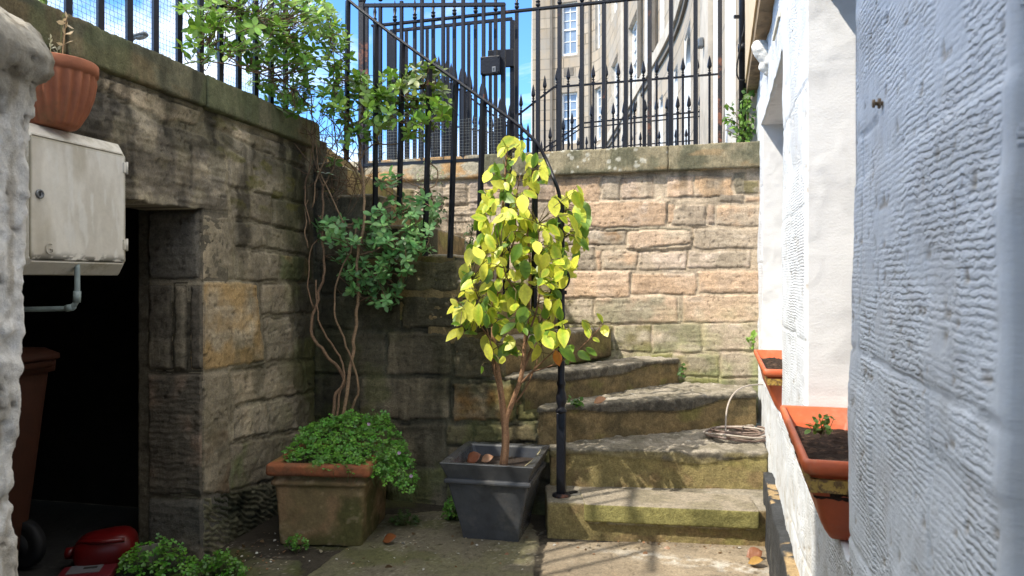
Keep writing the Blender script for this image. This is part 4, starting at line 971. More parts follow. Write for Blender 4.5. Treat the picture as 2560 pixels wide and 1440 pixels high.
regs = [  # cx, cy, rx, ry, Y, spread, clusters, leaf, tone
 (660, 20, 170, 60, 3.62, .16, 74, .052, G1), (760, 90, 105, 90, 3.85, .16, 78, .052, G1), (700, 190, 80, 60, 3.85, .12, 30, .050, G2_), (505, 40, 55, 50, 3.22, .08, 13, .050, G1), (560, 70, 70, 70, 3.45, .1, 15, .048, G1),
 (470, 105, 25, 15, 3.12, .04, 3, .05, G1), (505, 155, 30, 20, 3.2, .04, 4, .05, G2_), (842, 130, 36, 85, 4.0, .10, 26, .050, G1), (800, 245, 90, 45, 3.98, .12, 30, .052, G2_), (720, 270, 40, 20, 3.8, .08, 6, .05, G2_), (640, 110, 70, 60, 3.6, .1, 20, .05, G2_),
 (935, 210, 60, 45, 4.0, .10, 24, .056, G1), (920, 275, 90, 50, 4.0, .12, 34, .056, G1), (1055, 205, 62, 45, 3.95, .10, 28, .056, (.085, .15, .022)), (1075, 275, 55, 45, 3.95, .10, 22, .054, G1), (1000, 290, 60, 45, 3.98, .12, 17, .054, G2_), (1040, 340, 40, 20, 3.95, .08, 6, .05, G2_), (900, 340, 50, 25, 3.98, .08, 7, .05, G2_),
 (832, 575, 42, 34, 3.90, .08, 10, .048, G3), (905, 590, 60, 35, 3.88, .10, 10, .047, G3), (985, 545, 60, 45, 3.80, .10, 14, .047, G3), (1045, 600, 42, 40, 3.78, .08, 13, .047, G3), (985, 620, 60, 35, 3.80, .10, 14, .047, G3), (870, 660, 45, 30, 3.88, .08, 9, .047, G3), (975, 670, 55, 30, 3.82, .08, 11, .047, G3), (905, 715, 40, 22, 3.85, .06, 6, .046, G3), (955, 740, 45, 30, 3.85, .06, 6, .046, G3), (990, 715, 16, 10, 3.82, .04, 2, .046, G3),
 (825, 410, 30, 22, 3.98, .06, 3, .052, G2_), (980, 455, 30, 25, 3.85, .06, 4, .05, G3), (1020, 500, 50, 25, 3.85, .08, 6, .05, G3), (1080, 535, 25, 20, 3.9, .08, 3, .045, G3)]
for cx, cy, rx, ry, Y, sp_, n, L_, tone in regs:
    for i in range(int(n * (1.75 if tone is G3 else 1.4))):
        a, r = RNG.uniform(0, 2 * math.pi), math.sqrt(RNG.uniform(0, 1)) ** .9
        q = at(cx + rx * r * math.cos(a), cy + ry * r * math.sin(a), Y + RNG.normal() * sp_)
        cluster(q, int(RNG.integers(4, 9)), L_, tone); anchors.append(q)
lv.build('foliage', M['leaf'], cs)
stm = MB(); BK = (.20, .125, .075); BK2 = (.26, .17, .10)
stems = [
 [(828, 1075, 3.78), (838, 1000, 3.80), (856, 940, 3.82), (822, 890, 3.84), (781, 838, 3.86), (784, 770, 3.88), (808, 705, 3.9), (813, 640, 3.92), (806, 570, 3.95), (812, 510, 3.96), (806, 460, 3.96)],
 [(852, 1070, 3.76), (866, 960, 3.78), (884, 870, 3.80), (888, 800, 3.82), (900, 730, 3.84), (897, 640, 3.86), (912, 540, 3.88), (907, 460, 3.92), (900, 400, 3.95), (896, 330, 3.97), (905, 260, 3.98)],
 [(866, 1062, 3.74), (898, 985, 3.76), (888, 915, 3.78), (862, 855, 3.80), (836, 795, 3.82), (838, 715, 3.85), (868, 640, 3.87), (890, 570, 3.88)],
 [(840, 1075, 3.77), (850, 1000, 3.78), (862, 920, 3.80), (836, 868, 3.83), (800, 800, 3.86), (790, 700, 3.90)],
 [(806, 460, 3.96), (778, 380, 3.98), (782, 300, 3.98), (770, 200, 3.95), (740, 120, 3.9), (700, 60, 3.8)],
 [(806, 470, 3.96), (830, 420, 3.98), (845, 370, 3.99), (835, 300, 4.0), (838, 200, 4.0), (828, 90, 3.98)],
 [(775, 560, 3.93), (764, 480, 3.95), (775, 400, 3.97), (790, 320, 3.98), (760, 250, 3.92)],
 [(780, 520, 3.92), (800, 420, 3.94), (850, 340, 3.95), (880, 300, 3.96)], [(860, 560, 3.9), (800, 430, 3.95), (785, 330, 3.97)],
 [(905, 460, 3.92), (870, 400, 3.95), (850, 330, 3.97), (800, 280, 3.97)], [(900, 400, 3.95), (930, 365, 3.95), (985, 362, 3.95), (1020, 345, 3.95), (1015, 310, 3.95), (1040, 250, 3.96)],
 [(1075, 330, 3.93), (1070, 390, 3.92), (1095, 430, 3.9), (1085, 465, 3.88), (1045, 470, 3.86), (1005, 448, 3.86), (960, 500, 3.87), (925, 545, 3.88)], [(1075, 330, 3.94), (1072, 280, 3.95), (1060, 220, 3.96)],
 [(897, 640, 3.86), (950, 620, 3.84), (1005, 610, 3.82), (1050, 600, 3.8)], [(912, 560, 3.88), (960, 560, 3.86), (1010, 530, 3.84)], [(880, 570, 3.9), (830, 560, 3.92)], [(890, 700, 3.84), (940, 690, 3.84), (985, 650, 3.83)],
 [(700, 200, 3.8), (620, 170, 3.55), (560, 130, 3.42), (500, 110, 3.25)], [(760, 250, 3.92), (680, 180, 3.75), (600, 160, 3.5), (505, 150, 3.24)], [(740, 120, 3.9), (660, 60, 3.65), (590, 20, 3.5)],
 [(770, 620, 3.9), (760, 560, 3.92), (770, 500, 3.94)], [(784, 770, 3.88), (772, 690, 3.9), (790, 600, 3.92), (880, 560, 3.9)]]
for k, s_ in enumerate(stems):
    pts = smoothpts(np.array([at(*q) for q in s_]), 5)
    wob = np.stack([fbm(np.arange(len(pts)) * .35, k * 3.1, c, 3, 7) - .5 for c in range(3)], 1) * .035; wob[0] = wob[-1] = 0
    r0 = .0095 if k < 2 else (.0065 if k < 4 else .0042)
    stm.tube(pts + wob, np.linspace(r0, r0 * .6, len(pts)), 7, np.array(BK2 if k % 3 else BK) * RNG.uniform(.7, 1.2))
apts = np.concatenate([smoothpts(np.array([at(*q) for q in s_]), 3) for s_ in stems])
for q in anchors:
    dd = np.linalg.norm(apts - q, axis=1); j = int(np.argmin(dd))
    if dd[j] < .34: stm.tube(smoothpts([apts[j], (apts[j] + q) / 2 + rnd() * .02, q], 3), [.0028, .0026, .0024, .0022, .002, .0018, .0015], 4, np.array(BK) * RNG.uniform(.6, 1.1))
for i in range(60):
    c0 = at(RNG.uniform(780, 900), RNG.uniform(250, 480), 3.97); stm.tube(smoothpts([c0, c0 + rnd() * .06 + (0, 0, -.05), c0 + rnd() * .10 + (0, 0, .04)], 3), .0018, 4, np.array(BK) * .7)
stm.build('stems', M['bark'], cs)

# ---- terracotta planter with clover
tp_c = np.array([-.850, 3.555]); ta = R(-5); tx = np.array([math.cos(ta), math.sin(ta)]); ty = np.array([-tx[1], tx[0]])
def sqring(c, ex, ey, hx_, hy_, z, r=.02, n=3):
    out = []
    for sx, sy, a0 in ((1, -1, -90), (1, 1, 0), (-1, 1, 90), (-1, -1, 180)):
        for t in np.linspace(0, 90, n + 1):
            a = R(a0 + t); x = sx * (hx_ - r) + r * math.cos(a); y = sy * (hy_ - r) + r * math.sin(a)
            out.append([c[0] + x * ex[0] + y * ey[0], c[1] + x * ex[1] + y * ey[1], z])
    return np.array(out)
tp = thing('terracotta_planter', (tp_c[0], tp_c[1], 0), 'square mossy terracotta planter with an orange rim in the shaded corner', 'planter')
tcm = vmat('mossy_terracotta', .85, 80, .0015, .2)
def tpc(P, Nn):
    g = fbm(P[:, 0] * 10, P[:, 1] * 10, P[:, 2] * 6, 5, 3); g2 = fbm(P[:, 0] * 22, P[:, 1] * 22, P[:, 2] * 34, 4, 13)
    c = lerp([.27, .17, .085], [.21, .15, .07], ss(.4, .6, g))
    c = lerp(c, [.085, .082, .025], ss(.48, .68, fbm(P[:, 0] * 7, P[:, 1] * 7, P[:, 2] * 7, 5, 23)) * ss(.36, .16, P[:, 2]) * .9)
    c = lerp(c, [.055, .04, .02], ss(.36, .30, np.abs(P[:, 2] - .30) + .32) * .6)
    c = lerp(c, [.36, .27, .17], ss(.62, .72, g2) * .35)
    rim = ss(.315, .322, P[:, 2]); rc = lerp([.31, .105, .045], [.19, .078, .038], ss(.4, .6, g2)); rc = lerp(rc, [.16, .13, .035], ss(.55, .7, g) * ss(.34, .37, P[:, 2]) * .7)
    return lerp(c, rc, rim) * (.8 + .4 * g2)[:, None]
b0, b1 = .192, .208
mb = MB().loft([sqring(tp_c, tx, ty, b0, b0 + .02, 0, .02), sqring(tp_c, tx, ty, .206, .226, .255, .02), sqring(tp_c, tx, ty, .208, .228, .27, .02), sqring(tp_c, tx, ty, .222, .242, .278, .018), sqring(tp_c, tx, ty, .222, .242, .292, .018), sqring(tp_c, tx, ty, .210, .230, .298, .018), sqring(tp_c, tx, ty, .208, .228, .316, .018),
                sqring(tp_c, tx, ty, .236, .256, .322, .016), sqring(tp_c, tx, ty, .240, .260, .335, .016), sqring(tp_c, tx, ty, .238, .258, .366, .016), sqring(tp_c, tx, ty, .228, .248, .374, .014), sqring(tp_c, tx, ty, .19, .21, .374, .012), sqring(tp_c, tx, ty, .185, .205, .33, .012)])
rough('body', mb, tcm, .0065, .003, tpc, tp, freq=16, smooth_it=1)
MB().loft([sqring(tp_c, tx, ty, .186, .206, .30), sqring(tp_c, tx, ty, .186, .206, .352)]).build('soil', M['soil'], tp, smooth=False)

def heart(w=.5):
    """clover leaflet: wedge with a notched end, unit length"""
    V = np.array([(0, 0, 0), (.55, -.42, .06), (.92, -.40, .02), (1.0, -.18, 0), (.82, 0, -.03), (1.0, .18, 0), (.92, .40, .02), (.55, .42, .06), (.5, 0, -.04)])
    return V, [[0, 1, 8], [8, 1, 2], [8, 2, 3], [8, 3, 4], [8, 4, 5], [8, 5, 6], [8, 6, 7], [8, 7, 0]], np.array([0, 1, 1, 1, .6, 1, 1, 1, .2])
HT = heart()
def clover(lv_, p, s, tone, stem=None, stm_=None):
    ax = unit(np.array([.1, -.45, 1.0]) + rnd() * .28); a = unit(np.cross(ax, rnd())); b = np.cross(ax, a); c = np.array(tone) * RNG.uniform(.6, 1.4)
    c = c * np.array([1 + RNG.uniform(-.2, .3), 1, 1])
    for k in range(3):
        th = k * 2.094 + RNG.uniform(-.1, .1); d = a * math.cos(th) + b * math.sin(th) - ax * RNG.uniform(-.1, .35)
        lv_.leaf(HT, p, d, ax, s * RNG.uniform(.85, 1.1), c * .85, c * 1.1)
    if stem is not None: stm_.tube([stem, (np.array(stem) + p) / 2 + rnd() * .008, p], .0009, 3, np.array((.12, .16, .05)))
CG = (.10, .28, .03)
cl = thing('clover_plant', (tp_c[0], tp_c[1], .36), 'bushy green clover plant with tiny pink flowers spilling from the terracotta planter', 'plant')
lv = Leaves(); sm = MB()
cnt = 0
while cnt < 1500:
    x, y = RNG.uniform(-.20, .40), RNG.uniform(-.26, .24)
    e = ((x - .07) / .33) ** 2 + (y / .27) ** 2
    if e > 1: continue
    if x < -.05 and y < -.20 and RNG.random() < .8: continue
    hgt = .372 + .125 * (1 - e) ** .4 * (.12 + .88 * float(ss(-.26, .22, y))) * (.72 + .6 * float(fbm(x * 9, y * 9, 0, 3, 5)) - .25 * x) + RNG.uniform(-.014, .02) + (.03 if RNG.random() < .06 else 0) + .04 * ss(.0, .22, y)
    if x > .21 or y < -.22: hgt -= .9 * max(x - .20, 0) + .5 * max(-y - .21, 0)
    p3 = np.array([tp_c[0] + x * tx[0] + y * ty[0], tp_c[1] + x * tx[1] + y * ty[1], hgt])
    clover(lv, p3, RNG.uniform(.0075, .0175), CG, p3 - (0, 0, .05) + rnd() * .01, sm); cnt += 1
for i in range(330):                                  # overhang at the right front corner
    t = RNG.random() ** .7; ang = RNG.uniform(-1.5, .5)
    x = .235 + .075 * math.cos(ang) * RNG.uniform(.4, 1.1); y = -.16 + .30 * RNG.random(); z = .41 - .11 * t
    p3 = np.array([tp_c[0] + x * tx[0] + y * ty[0], tp_c[1] + x * tx[1] + y * ty[1], z]); clover(lv, p3, RNG.uniform(.010, .015), CG, p3 + np.array([-.04, .01, .015]), sm)
lv.build('foliage', M['leaf'], cl); sm.build('stalks', M['leaf'], cl)
for px, py, Y in ((922, 1060, 3.55), (998, 1132, 3.42), (1028, 1190, 3.40)):
    q = at(px, py, Y); fm = Leaves()
    for k in range(5):
        th = k * 1.2566; d = np.array([math.cos(th), -.35, math.sin(th)]); fm.leaf(HT, q, d, (0, -1, .4), .009, (.62, .42, .60))
    fm.build('flower', M['leaf'], cl)
def clump(label, px, py, Y, n, rx, ry, hz, s=.013, tone=CG, cat='weed'):
    c = at(px, py, Y); c[2] = 0; root = thing('clover_weed', tuple(c), label, cat, 'clover growing wild on the ground')
    lv_ = Leaves(); sm_ = MB()
    for i in range(n):
        a, r = RNG.uniform(0, 6.283), math.sqrt(RNG.random()); x, y = rx * r * math.cos(a), ry * r * math.sin(a)
        p3 = c + np.array([x, y, .012 + hz * (1 - r * r) * RNG.uniform(.45, 1.0) + .01 * RNG.random()])
        clover(lv_, p3, s * RNG.uniform(.75, 1.2), tone, c + np.array([x * .4, y * .4, .0]), sm_)
    lv_.build('foliage', M['leaf'], root); sm_.build('stalks', M['leaf'], root)
clump('clover clump growing across the cellar threshold beside the red plastic can', 390, 1425, 3.02, 130, .18, .10, .14, .0165)
clump('bright clover clump at the foot of the tooled corner stone', 548, 1445, 2.98, 130, .115, .08, .095, .0135, (.075, .21, .018))
clump('sprig of clover against the front of the terracotta planter', 742, 1398, 3.27, 34, .055, .035, .075, .012)
clump('dark clover clump in the corner between the two planters', 1012, 1316, 3.62, 55, .075, .05, .06, .011, (.045, .10, .02))
clump('clover tuft tucked beside the left of the charcoal planter', 1132, 1302, 3.70, 75, .055, .05, .12, .0125)

# ---- charcoal planter with the yellowing camellia
bp_c = np.array([-.070, 3.548]); ba = R(-12.4); bx_ = np.array([math.cos(ba), math.sin(ba)]); by_ = np.array([-bx_[1], bx_[0]])
bpl = thing('square_planter', (bp_c[0], bp_c[1], 0), 'tapered charcoal square planter with a flared rim standing by the foot of the stairs', 'planter')
sq = lambda h_, z, r=.008: sqring(bp_c, bx_, by_, h_, h_ * 1.06, z, r, 2)
mb = MB().loft([sq(.132, .0), sq(.134, .012), sq(.140, .05), sq(.188, .268), sq(.189, .2685), sq(.196, .2695), sq(.2015, .274), sq(.203, .281), sq(.2015, .288), sq(.196, .2925), sq(.190, .2935), sq(.191, .296), sq(.2165, .362, .005), sq(.218, .366, .005), sq(.213, .369, .005), sq(.186, .366, .01), sq(.180, .358, .014), sq(.166, .29, .03)])
mb.build('body', M['black_pot'], bpl, smooth=False)
sl_ = MB(); sl_.loft([sq(.160, .24, .03), sq(.173, .312, .03)]); sl_.build('soil', M['soil'], bpl, smooth=False)
cam_ = thing('camellia', (-.035, 3.54, .30), 'young camellia tree with yellow-green leaves and slim brown stems in the charcoal planter', 'tree')
tb = MB(); TC = (.30, .17, .095)
brs = [([(1258, 1168, 3.55), (1264, 1110, 3.55), (1262, 1060, 3.55), (1256, 1010, 3.55), (1246, 940, 3.56), (1234, 860, 3.58), (1236, 780, 3.60), (1246, 690, 3.60), (1252, 600, 3.58), (1258, 500, 3.57), (1264, 420, 3.56), (1268, 360, 3.56)], .021, .003),
       ([(1262, 1075, 3.55), (1268, 1040, 3.545), (1283, 1000, 3.535), (1303, 940, 3.52), (1312, 860, 3.52), (1322, 760, 3.52), (1325, 660, 3.53), (1318, 560, 3.54), (1322, 480, 3.54), (1335, 410, 3.55)], .015, .003),
       ([(1262, 1070, 3.55), (1250, 990, 3.54), (1235, 930, 3.52), (1225, 880, 3.50)], .006, .003), ([(1300, 960, 3.52), (1330, 930, 3.50), (1360, 900, 3.48), (1392, 870, 3.46), (1410, 840, 3.45)], .006, .0025),
       ([(1303, 940, 3.52), (1340, 840, 3.54), (1375, 740, 3.56), (1395, 640, 3.57), (1405, 560, 3.58), (1425, 490, 3.58)], .008, .0025), ([(1246, 940, 3.56), (1222, 840, 3.52), (1200, 760, 3.48), (1180, 700, 3.46)], .005, .002),
       ([(1236, 780, 3.60), (1215, 690, 3.58), (1205, 600, 3.56), (1215, 520, 3.56)], .005, .002), ([(1312, 860, 3.52), (1345, 760, 3.48), (1350, 660, 3.46), (1345, 560, 3.46)], .006, .002),
       ([(1246, 690, 3.60), (1285, 600, 3.58), (1290, 500, 3.56), (1300, 440, 3.56)], .005, .002), ([(1330, 930, 3.50), (1400, 905, 3.44), (1450, 870, 3.42), (1490, 830, 3.42), (1505, 810, 3.42)], .004, .0018),
       ([(1234, 860, 3.58), (1190, 800, 3.5), (1160, 770, 3.47), (1140, 750, 3.46)], .004, .0018), ([(1322, 760, 3.52), (1270, 700, 3.45), (1255, 640, 3.42)], .005, .002), ([(1290, 1005, 3.53), (1320, 960, 3.56), (1350, 880, 3.6), (1370, 800, 3.62)], .005, .002)]
bp_pts = []
for k, (q, r0, r1) in enumerate(brs):
    pts = smoothpts(np.array([at(*x) for x in q]), 4); tb.tube(pts, np.linspace(r0, r1, len(pts)), 10 if k < 2 else 6, np.array(TC) * (1 if k < 2 else .7)); bp_pts.append(pts[3:])
bp_pts = np.concatenate(bp_pts)
region = [(1262, 338), (1305, 345), (1318, 385), (1368, 395), (1375, 440), (1350, 470), (1345, 520), (1372, 540), (1380, 500), (1420, 470), (1462, 470), (1474, 540), (1472, 610), (1448, 650), (1440, 690), (1408, 720), (1410, 790), (1440, 860), (1420, 930), (1380, 905), (1330, 900), (1280, 930), (1225, 900), (1205, 860), (1200, 790), (1178, 850), (1130, 845), (1124, 760), (1150, 720), (1150, 640), (1180, 590), (1196, 520), (1205, 440), (1235, 400)]
cl_ = Leaves(); pcs = [leaf_proto(.285, .05, 4, .14, .16), leaf_proto(.26, .15, 4, .3, .35), leaf_proto(.30, 0, 4, .05, -.12), leaf_proto(.24, .1, 4, .45, .1)]
def cam_leaf(px, py, Y, big=1.0, tone=None):
    q = at(px, py, Y); dd = np.linalg.norm(bp_pts - q, axis=1); j = int(np.argmin(dd)); b = bp_pts[j]
    out = unit(np.array([(px - 1300) / 260, -.55, 0]) + rnd() * .35)
    d = unit(out * RNG.uniform(.15, .8) + np.array([0, 0, -1.0]) * RNG.uniform(.25, 1.1) + rnd() * .25) if RNG.random() < .84 else unit(out + np.array([0, 0, .35]) + rnd() * .3)
    nrm = unit(np.array([RNG.normal() * .45, -1.0, .75]) + out * .3)
    L_ = .090 * big * RNG.uniform(.55, 1.2)
    base = q - d * L_ * .5
    y_ = RNG.random(); low = ss(760, 900, py)
    if tone is not None: ce, cm = tone
    elif y_ < .44 - .36 * low - .12 * (px > 1370): ce, cm = (.78, .76, .10), (.66, .69, .08)          # yellow
    elif y_ < .72 - .28 * low: ce, cm = (.70, .71, .07), (.38, .54, .045)         # yellow edge, green heart
    else: ce, cm = (.20, .33, .035), (.12, .25, .025)
    v_ = RNG.uniform(.78, 1.15); cl_.leaf(pcs[int(RNG.integers(0, 4))], base, d, nrm, L_, np.array(cm) * v_, np.array(ce) * v_)
    if dd[j] < .25: tb.tube([b, (b + base) / 2 + rnd() * .008 + (0, 0, .01), base + d * L_ * .06], [.0024, .0018, .0014], 4, np.array((.16, .13, .06)))
rx0 = np.array(region, float); n = 0
while n < 500:
    px, py = RNG.uniform(1115, 1480), RNG.uniform(335, 935)
    if polysd(np.array([px]), np.array([py]), region)[0] < 6: continue
    if py > 850 and RNG.random() < .55: continue
    cam_leaf(px, py, 3.53 + RNG.normal() * .11, .88 if py < 480 else 1.0); n += 1
for px, py in ((1500, 795), (1512, 825), (1478, 880), (1490, 850), (1470, 830), (1460, 890), (1466, 815), (1206, 925), (1222, 880), (1180, 790), (1142, 800), (1150, 830), (1135, 755), (1172, 820), (1268, 352), (1285, 362), (1255, 375)): cam_leaf(px, py, 3.44, .85)
cam_leaf(1394, 895, 3.42, .85, ((.50, .14, .015), (.62, .25, .03)))
cl_.build('foliage', M['leaf_gloss'], cam_); tb.build('trunk', M['bark'], cam_)

# ---- orange troughs
def trough(n0, ya, yb, label, sc, soilz, skew=0.0):
    ua, ub = RWu(yb), RWu(ya); L_ = ub - ua; fr = Fr(RW.w(ua, ZS0 + .008, n0), RW.U, RW.N)     # plan frame: u along, v out of the wall; N points down
    fr = Fr(RW.w(ua, ZS0 + .006, n0 - .20), RW.U, RW.N); dn = -1
    root = thing('trough_planter', tuple(RW.w((ua + ub) / 2, ZS0 + .006, n0 - .1)), label, 'planter')
    def rg(ins, z, r, w=.20):
        o = []
        for sx, sy, a0 in ((1, 0, -90), (1, 1, 0), (0, 1, 90), (0, 0, 180)):
            for t in np.linspace(0, 90, 4):
                a = R(a0 + t); x = (L_ - ins - r if sx else ins + r) + r * math.cos(a); y = (w - ins * .8 - r if sy else ins * .8 + r) + r * math.sin(a)
                p = fr.w(x, y + skew * (x / L_ - .0)); o.append([p[0], p[1], ZS0 + .006 + z])
        return np.array(o)
    h = .176
    mb = MB().loft([rg(.075, 0, .012), rg(.060, .02, .012), rg(.052, .035, .014), rg(.050, .038, .014), rg(.020, h - .036, .016), rg(.019, h - .034, .016), rg(.004, h - .028, .012), rg(.0, h - .020, .012), rg(.0, h - .004, .012), rg(.004, h, .010), rg(.012, h, .010), rg(.018, h - .004, .010), rg(.026, soilz - .02, .012)])
    mb.build('body', M['orange'], root)
    s_ = MB().loft([rg(.030, soilz - .03, .012), rg(.023, soilz, .012)]); 
    rough('soil', s_, soilm, .007, .010, lambda P, Nn: lerp([.040, .026, .018], [.12, .075, .05], ss(.60, .7, fbm(P[:, 0] * 60, P[:, 1] * 60, P[:, 2] * 60, 4, 3))), root, freq=40)
    pe = MB(); fe = Fr(RW.w(ub, 0, n0 - .1), RW.N, Z)          # mottled band across the near end
    yb_ = RW.w(ub + .0, ZS0 + h - .046, n0 - .105 + skew)
    pe.box(yb_ - RW.U * .014, (.165, .026, .012), (RW.N, (0, 0, 1), RW.U)); pe.box(yb_ - RW.U * .10 + RW.N * .083, (.012, .026, .19), (RW.N, (0, 0, 1), RW.U)); pe.build('bracket', M['band'], root, smooth=False)
    return root, fr
soilm = vmat('potting_soil', .95, 120, .006, .5)
trough(.068, 2.955, 3.80, 'bright orange trough planter of bare soil on the farther sill of the white wall', 1, .135)
trough(.072, 1.45, 2.105, 'near orange trough planter with a small green seedling, on the closer window sill', 1, .120, .008)
sd = thing('seedling', tuple(at(2055, 1075, 1.78)), 'small green seedling growing in the near orange trough', 'plant')
lv = Leaves(); pl_ = leaf_proto(.32, .1, 3, .1, .2); sm = MB()
b0 = at(2052, 1085, 1.82)
for i in range(26):
    q = at(RNG.uniform(2018, 2085), RNG.uniform(1035, 1078), 1.80 + RNG.normal() * .03); lv.leaf(pl_, q, unit(rnd() + (0, -.3, .1)), unit(rnd() * .4 + (0, -.5, 1)), RNG.uniform(.012, .022), (.17, .32, .05), (.22, .38, .07)); sm.tube([b0, (b0 + q) / 2 + rnd() * .006, q], .0009, 4, (.2, .22, .06))
lv.build('foliage', M['leaf'], sd); sm.build('stalks', M['leaf'], sd)
sd2 = thing('seedling', tuple(at(1882, 880, 3.98)), 'small green weed sprouting from the wall joint behind the far orange trough', 'plant')
lv = Leaves(); sm = MB(); b0 = at(1884, 880, 4.2)
for i in range(14):
    q = at(RNG.uniform(1864, 1890), RNG.uniform(838, 870), 4.12 + RNG.normal() * .02); lv.leaf(pl_, q, unit(rnd() + (0, -.3, .5)), unit(rnd() * .4 + (0, -.6, 1)), RNG.uniform(.03, .045), (.20, .38, .05), (.26, .42, .07)); sm.tube([b0, q], .0012, 4, (.2, .25, .06))
lv.build('foliage', M['leaf'], sd2); sm.build('stalks', M['leaf'], sd2)

# ---- coiled hose on the second step
hc = thing('hose', tuple(at(1850, 1090, 4.02) * np.array([1, 1, 0]) + np.array([0, 0, .352])), 'coiled brown hose lying on the step against the white wall', 'hose')
c0 = np.array([1.205, 3.965, .358]); mb = MB(); mb2 = MB()
for k in range(8):
    r = .150 + .018 * math.sin(k * 2.3); off = np.array([.016 * math.cos(k * 1.7), .02 * math.sin(k * 2.9), .006 + .0042 * k]); th = np.linspace(k, k + 6.1, 40)
    pts = np.stack([c0[0] + off[0] + r * np.cos(th), c0[1] + off[1] + r * .80 * np.sin(th), c0[2] + off[2] + .006 * np.sin(th * 2 + k) + .003 * np.cos(th * 3)], 1)
    (mb2 if k in (3, 6) else mb).tube(pts, .0052, 6)
tail = [c0 + (-.06, -.05, .045), at(1814, 1075, 3.95), at(1818, 1020, 3.99), at(1834, 985, 4.06), at(1862, 966, 4.15), at(1902, 961, 4.25), at(1925, 962, 4.3)]
mb2.tube(smoothpts(tail, 6), .0046, 6)
mb.build('coils', M['hose'], hc); mb2.build('loose_end', M['hose_pale'], hc)

# ---- inside the cellar doorway
wb = thing('wheelie_bin', tuple(np.array([-2.2, 2.95, 0])), 'brown wheelie bin standing in the dark cellar doorway', 'bin')
bc = np.array([-2.22, 2.95]); ex = np.array([.97, -.22]); ey = np.array([.22, .97])
rb = lambda hx_, hy_, z: sqring(bc, ex, ey, hx_, hy_, z, .03, 3)
mb = MB().loft([rb(.15, .18, .06), rb(.16, .19, .09), rb(.215, .25, .80), rb(.215, .25, .81), rb(.232, .27, .815), rb(.235, .272, .86), rb(.225, .262, .862)]); mb.build('body', M['bin'], wb)
mb = MB().loft([rb(.238, .275, .864), rb(.245, .282, .868), rb(.245, .282, .888), rb(.21, .24, .915), rb(.05, .05, .93)]); mb.build('lid', M['bin'], wb)
mb = MB(); mb.tube([np.array([*(bc + ex * .26 + ey * -.2), .85]), np.array([*(bc + ex * .26 + ey * .2), .85])], .014, 8); mb.build('handle', M['bin'], wb)
for s_ in (-.17, .17):
    q = np.array([*(bc + ex * .15 + ey * s_), .10]); mb = MB(); mb.lathe(q, [(.07, -.022), (.10, -.02), (.10, .02), (.07, .022)], 22, ((ex[0], ex[1], 0), (0, 0, 1), (ey[0], ey[1], 0))); w_ = mb.build('wheel', M['rubber'], wb)
    mb = MB(); mb.lathe(q, [(.05, -.026), (.05, .026)], 14, ((ex[0], ex[1], 0), (0, 0, 1), (ey[0], ey[1], 0))); mb.build('hub', M['rubber'], w_)
rc = thing('red_can', (-1.66, 3.10, 0), 'red plastic can lying on its side just inside the dark cellar doorway', 'can')
def sup(c, ax, hx_, hy_, hz, n=20, m=12, e=.55):
    V = []; s = lambda w, e_: math.copysign(abs(w) ** e_, w)
    for i in range(m + 1):
        ph = -math.pi / 2 + math.pi * i / m
        for k in range(n):
            th = 2 * math.pi * k / n; l = (hx_ * s(math.cos(ph), e) * s(math.cos(th), e), hy_ * s(math.cos(ph), e) * s(math.sin(th), e), hz * s(math.sin(ph), .8))
            V.append(np.array(c) + l[0] * np.array(ax[0]) + l[1] * np.array(ax[1]) + l[2] * np.array(ax[2]))
    return np.array(V), [[i * n + k, i * n + (k + 1) % n, (i + 1) * n + (k + 1) % n, (i + 1) * n + k] for i in range(m) for k in range(n)]
axr = [(.95, .25, .12), (-.25, .96, 0), (-.12, 0, .99)]
mb = MB(); mb.add(*sup((-1.70, 3.10, .078), axr, .12, .09, .072)); mb.build('body', M['red'], rc)
mb = MB(); cx_ = np.array([-1.70, 3.10, .078]); mb.tube(smoothpts([cx_ + (-.09, -.06, .02), cx_ + (-.06, -.075, .05), cx_ + (.03, -.08, .055), cx_ + (.10, -.045, .05)], 4), .010, 8); mb.build('ridge', M['red'], rc)
mb = MB(); mb.lathe(cx_ + (-.115, -.03, -.01), [(.024, 0), (.024, .03), (.018, .034)], 12, [(0, 0, 1), (.25, -.96, 0), (-.95, -.25, 0)]); mb.build('cap', M['red'], rc)
pk = thing('packet', (-1.73, 2.93, 0), 'flat red and white printed packet on the cellar floor in front of the red can', 'packet')
pa = [(.96, .27, 0), (-.27, .96, 0), (0, 0, 1)]
MB().box((-1.70, 2.96, .020), (.20, .14, .034), pa, bev=.006).build('carton', M['pack_red'], pk, smooth=False)
MB().box((-1.715, 2.975, .0385), (.12, .09, .002), pa).build('label_panel', M['pack_white'], pk, smooth=False)
MB().box((-1.70, 2.985, .0403), (.05, .018, .0012), pa).build('print_bar', M['dark'], pk, smooth=False)
o = MB().box((-1.50, 3.075, .058), (.10, .006, .085), [(.96, .2, .15), (-.2, .97, 0), (-.15, 0, .98)]).build('card', M['card'], loc=(-1.5, 3.075, .02), smooth=False)
tag(o, 'scrap of grey card leaning by the red can among the clover', 'card')

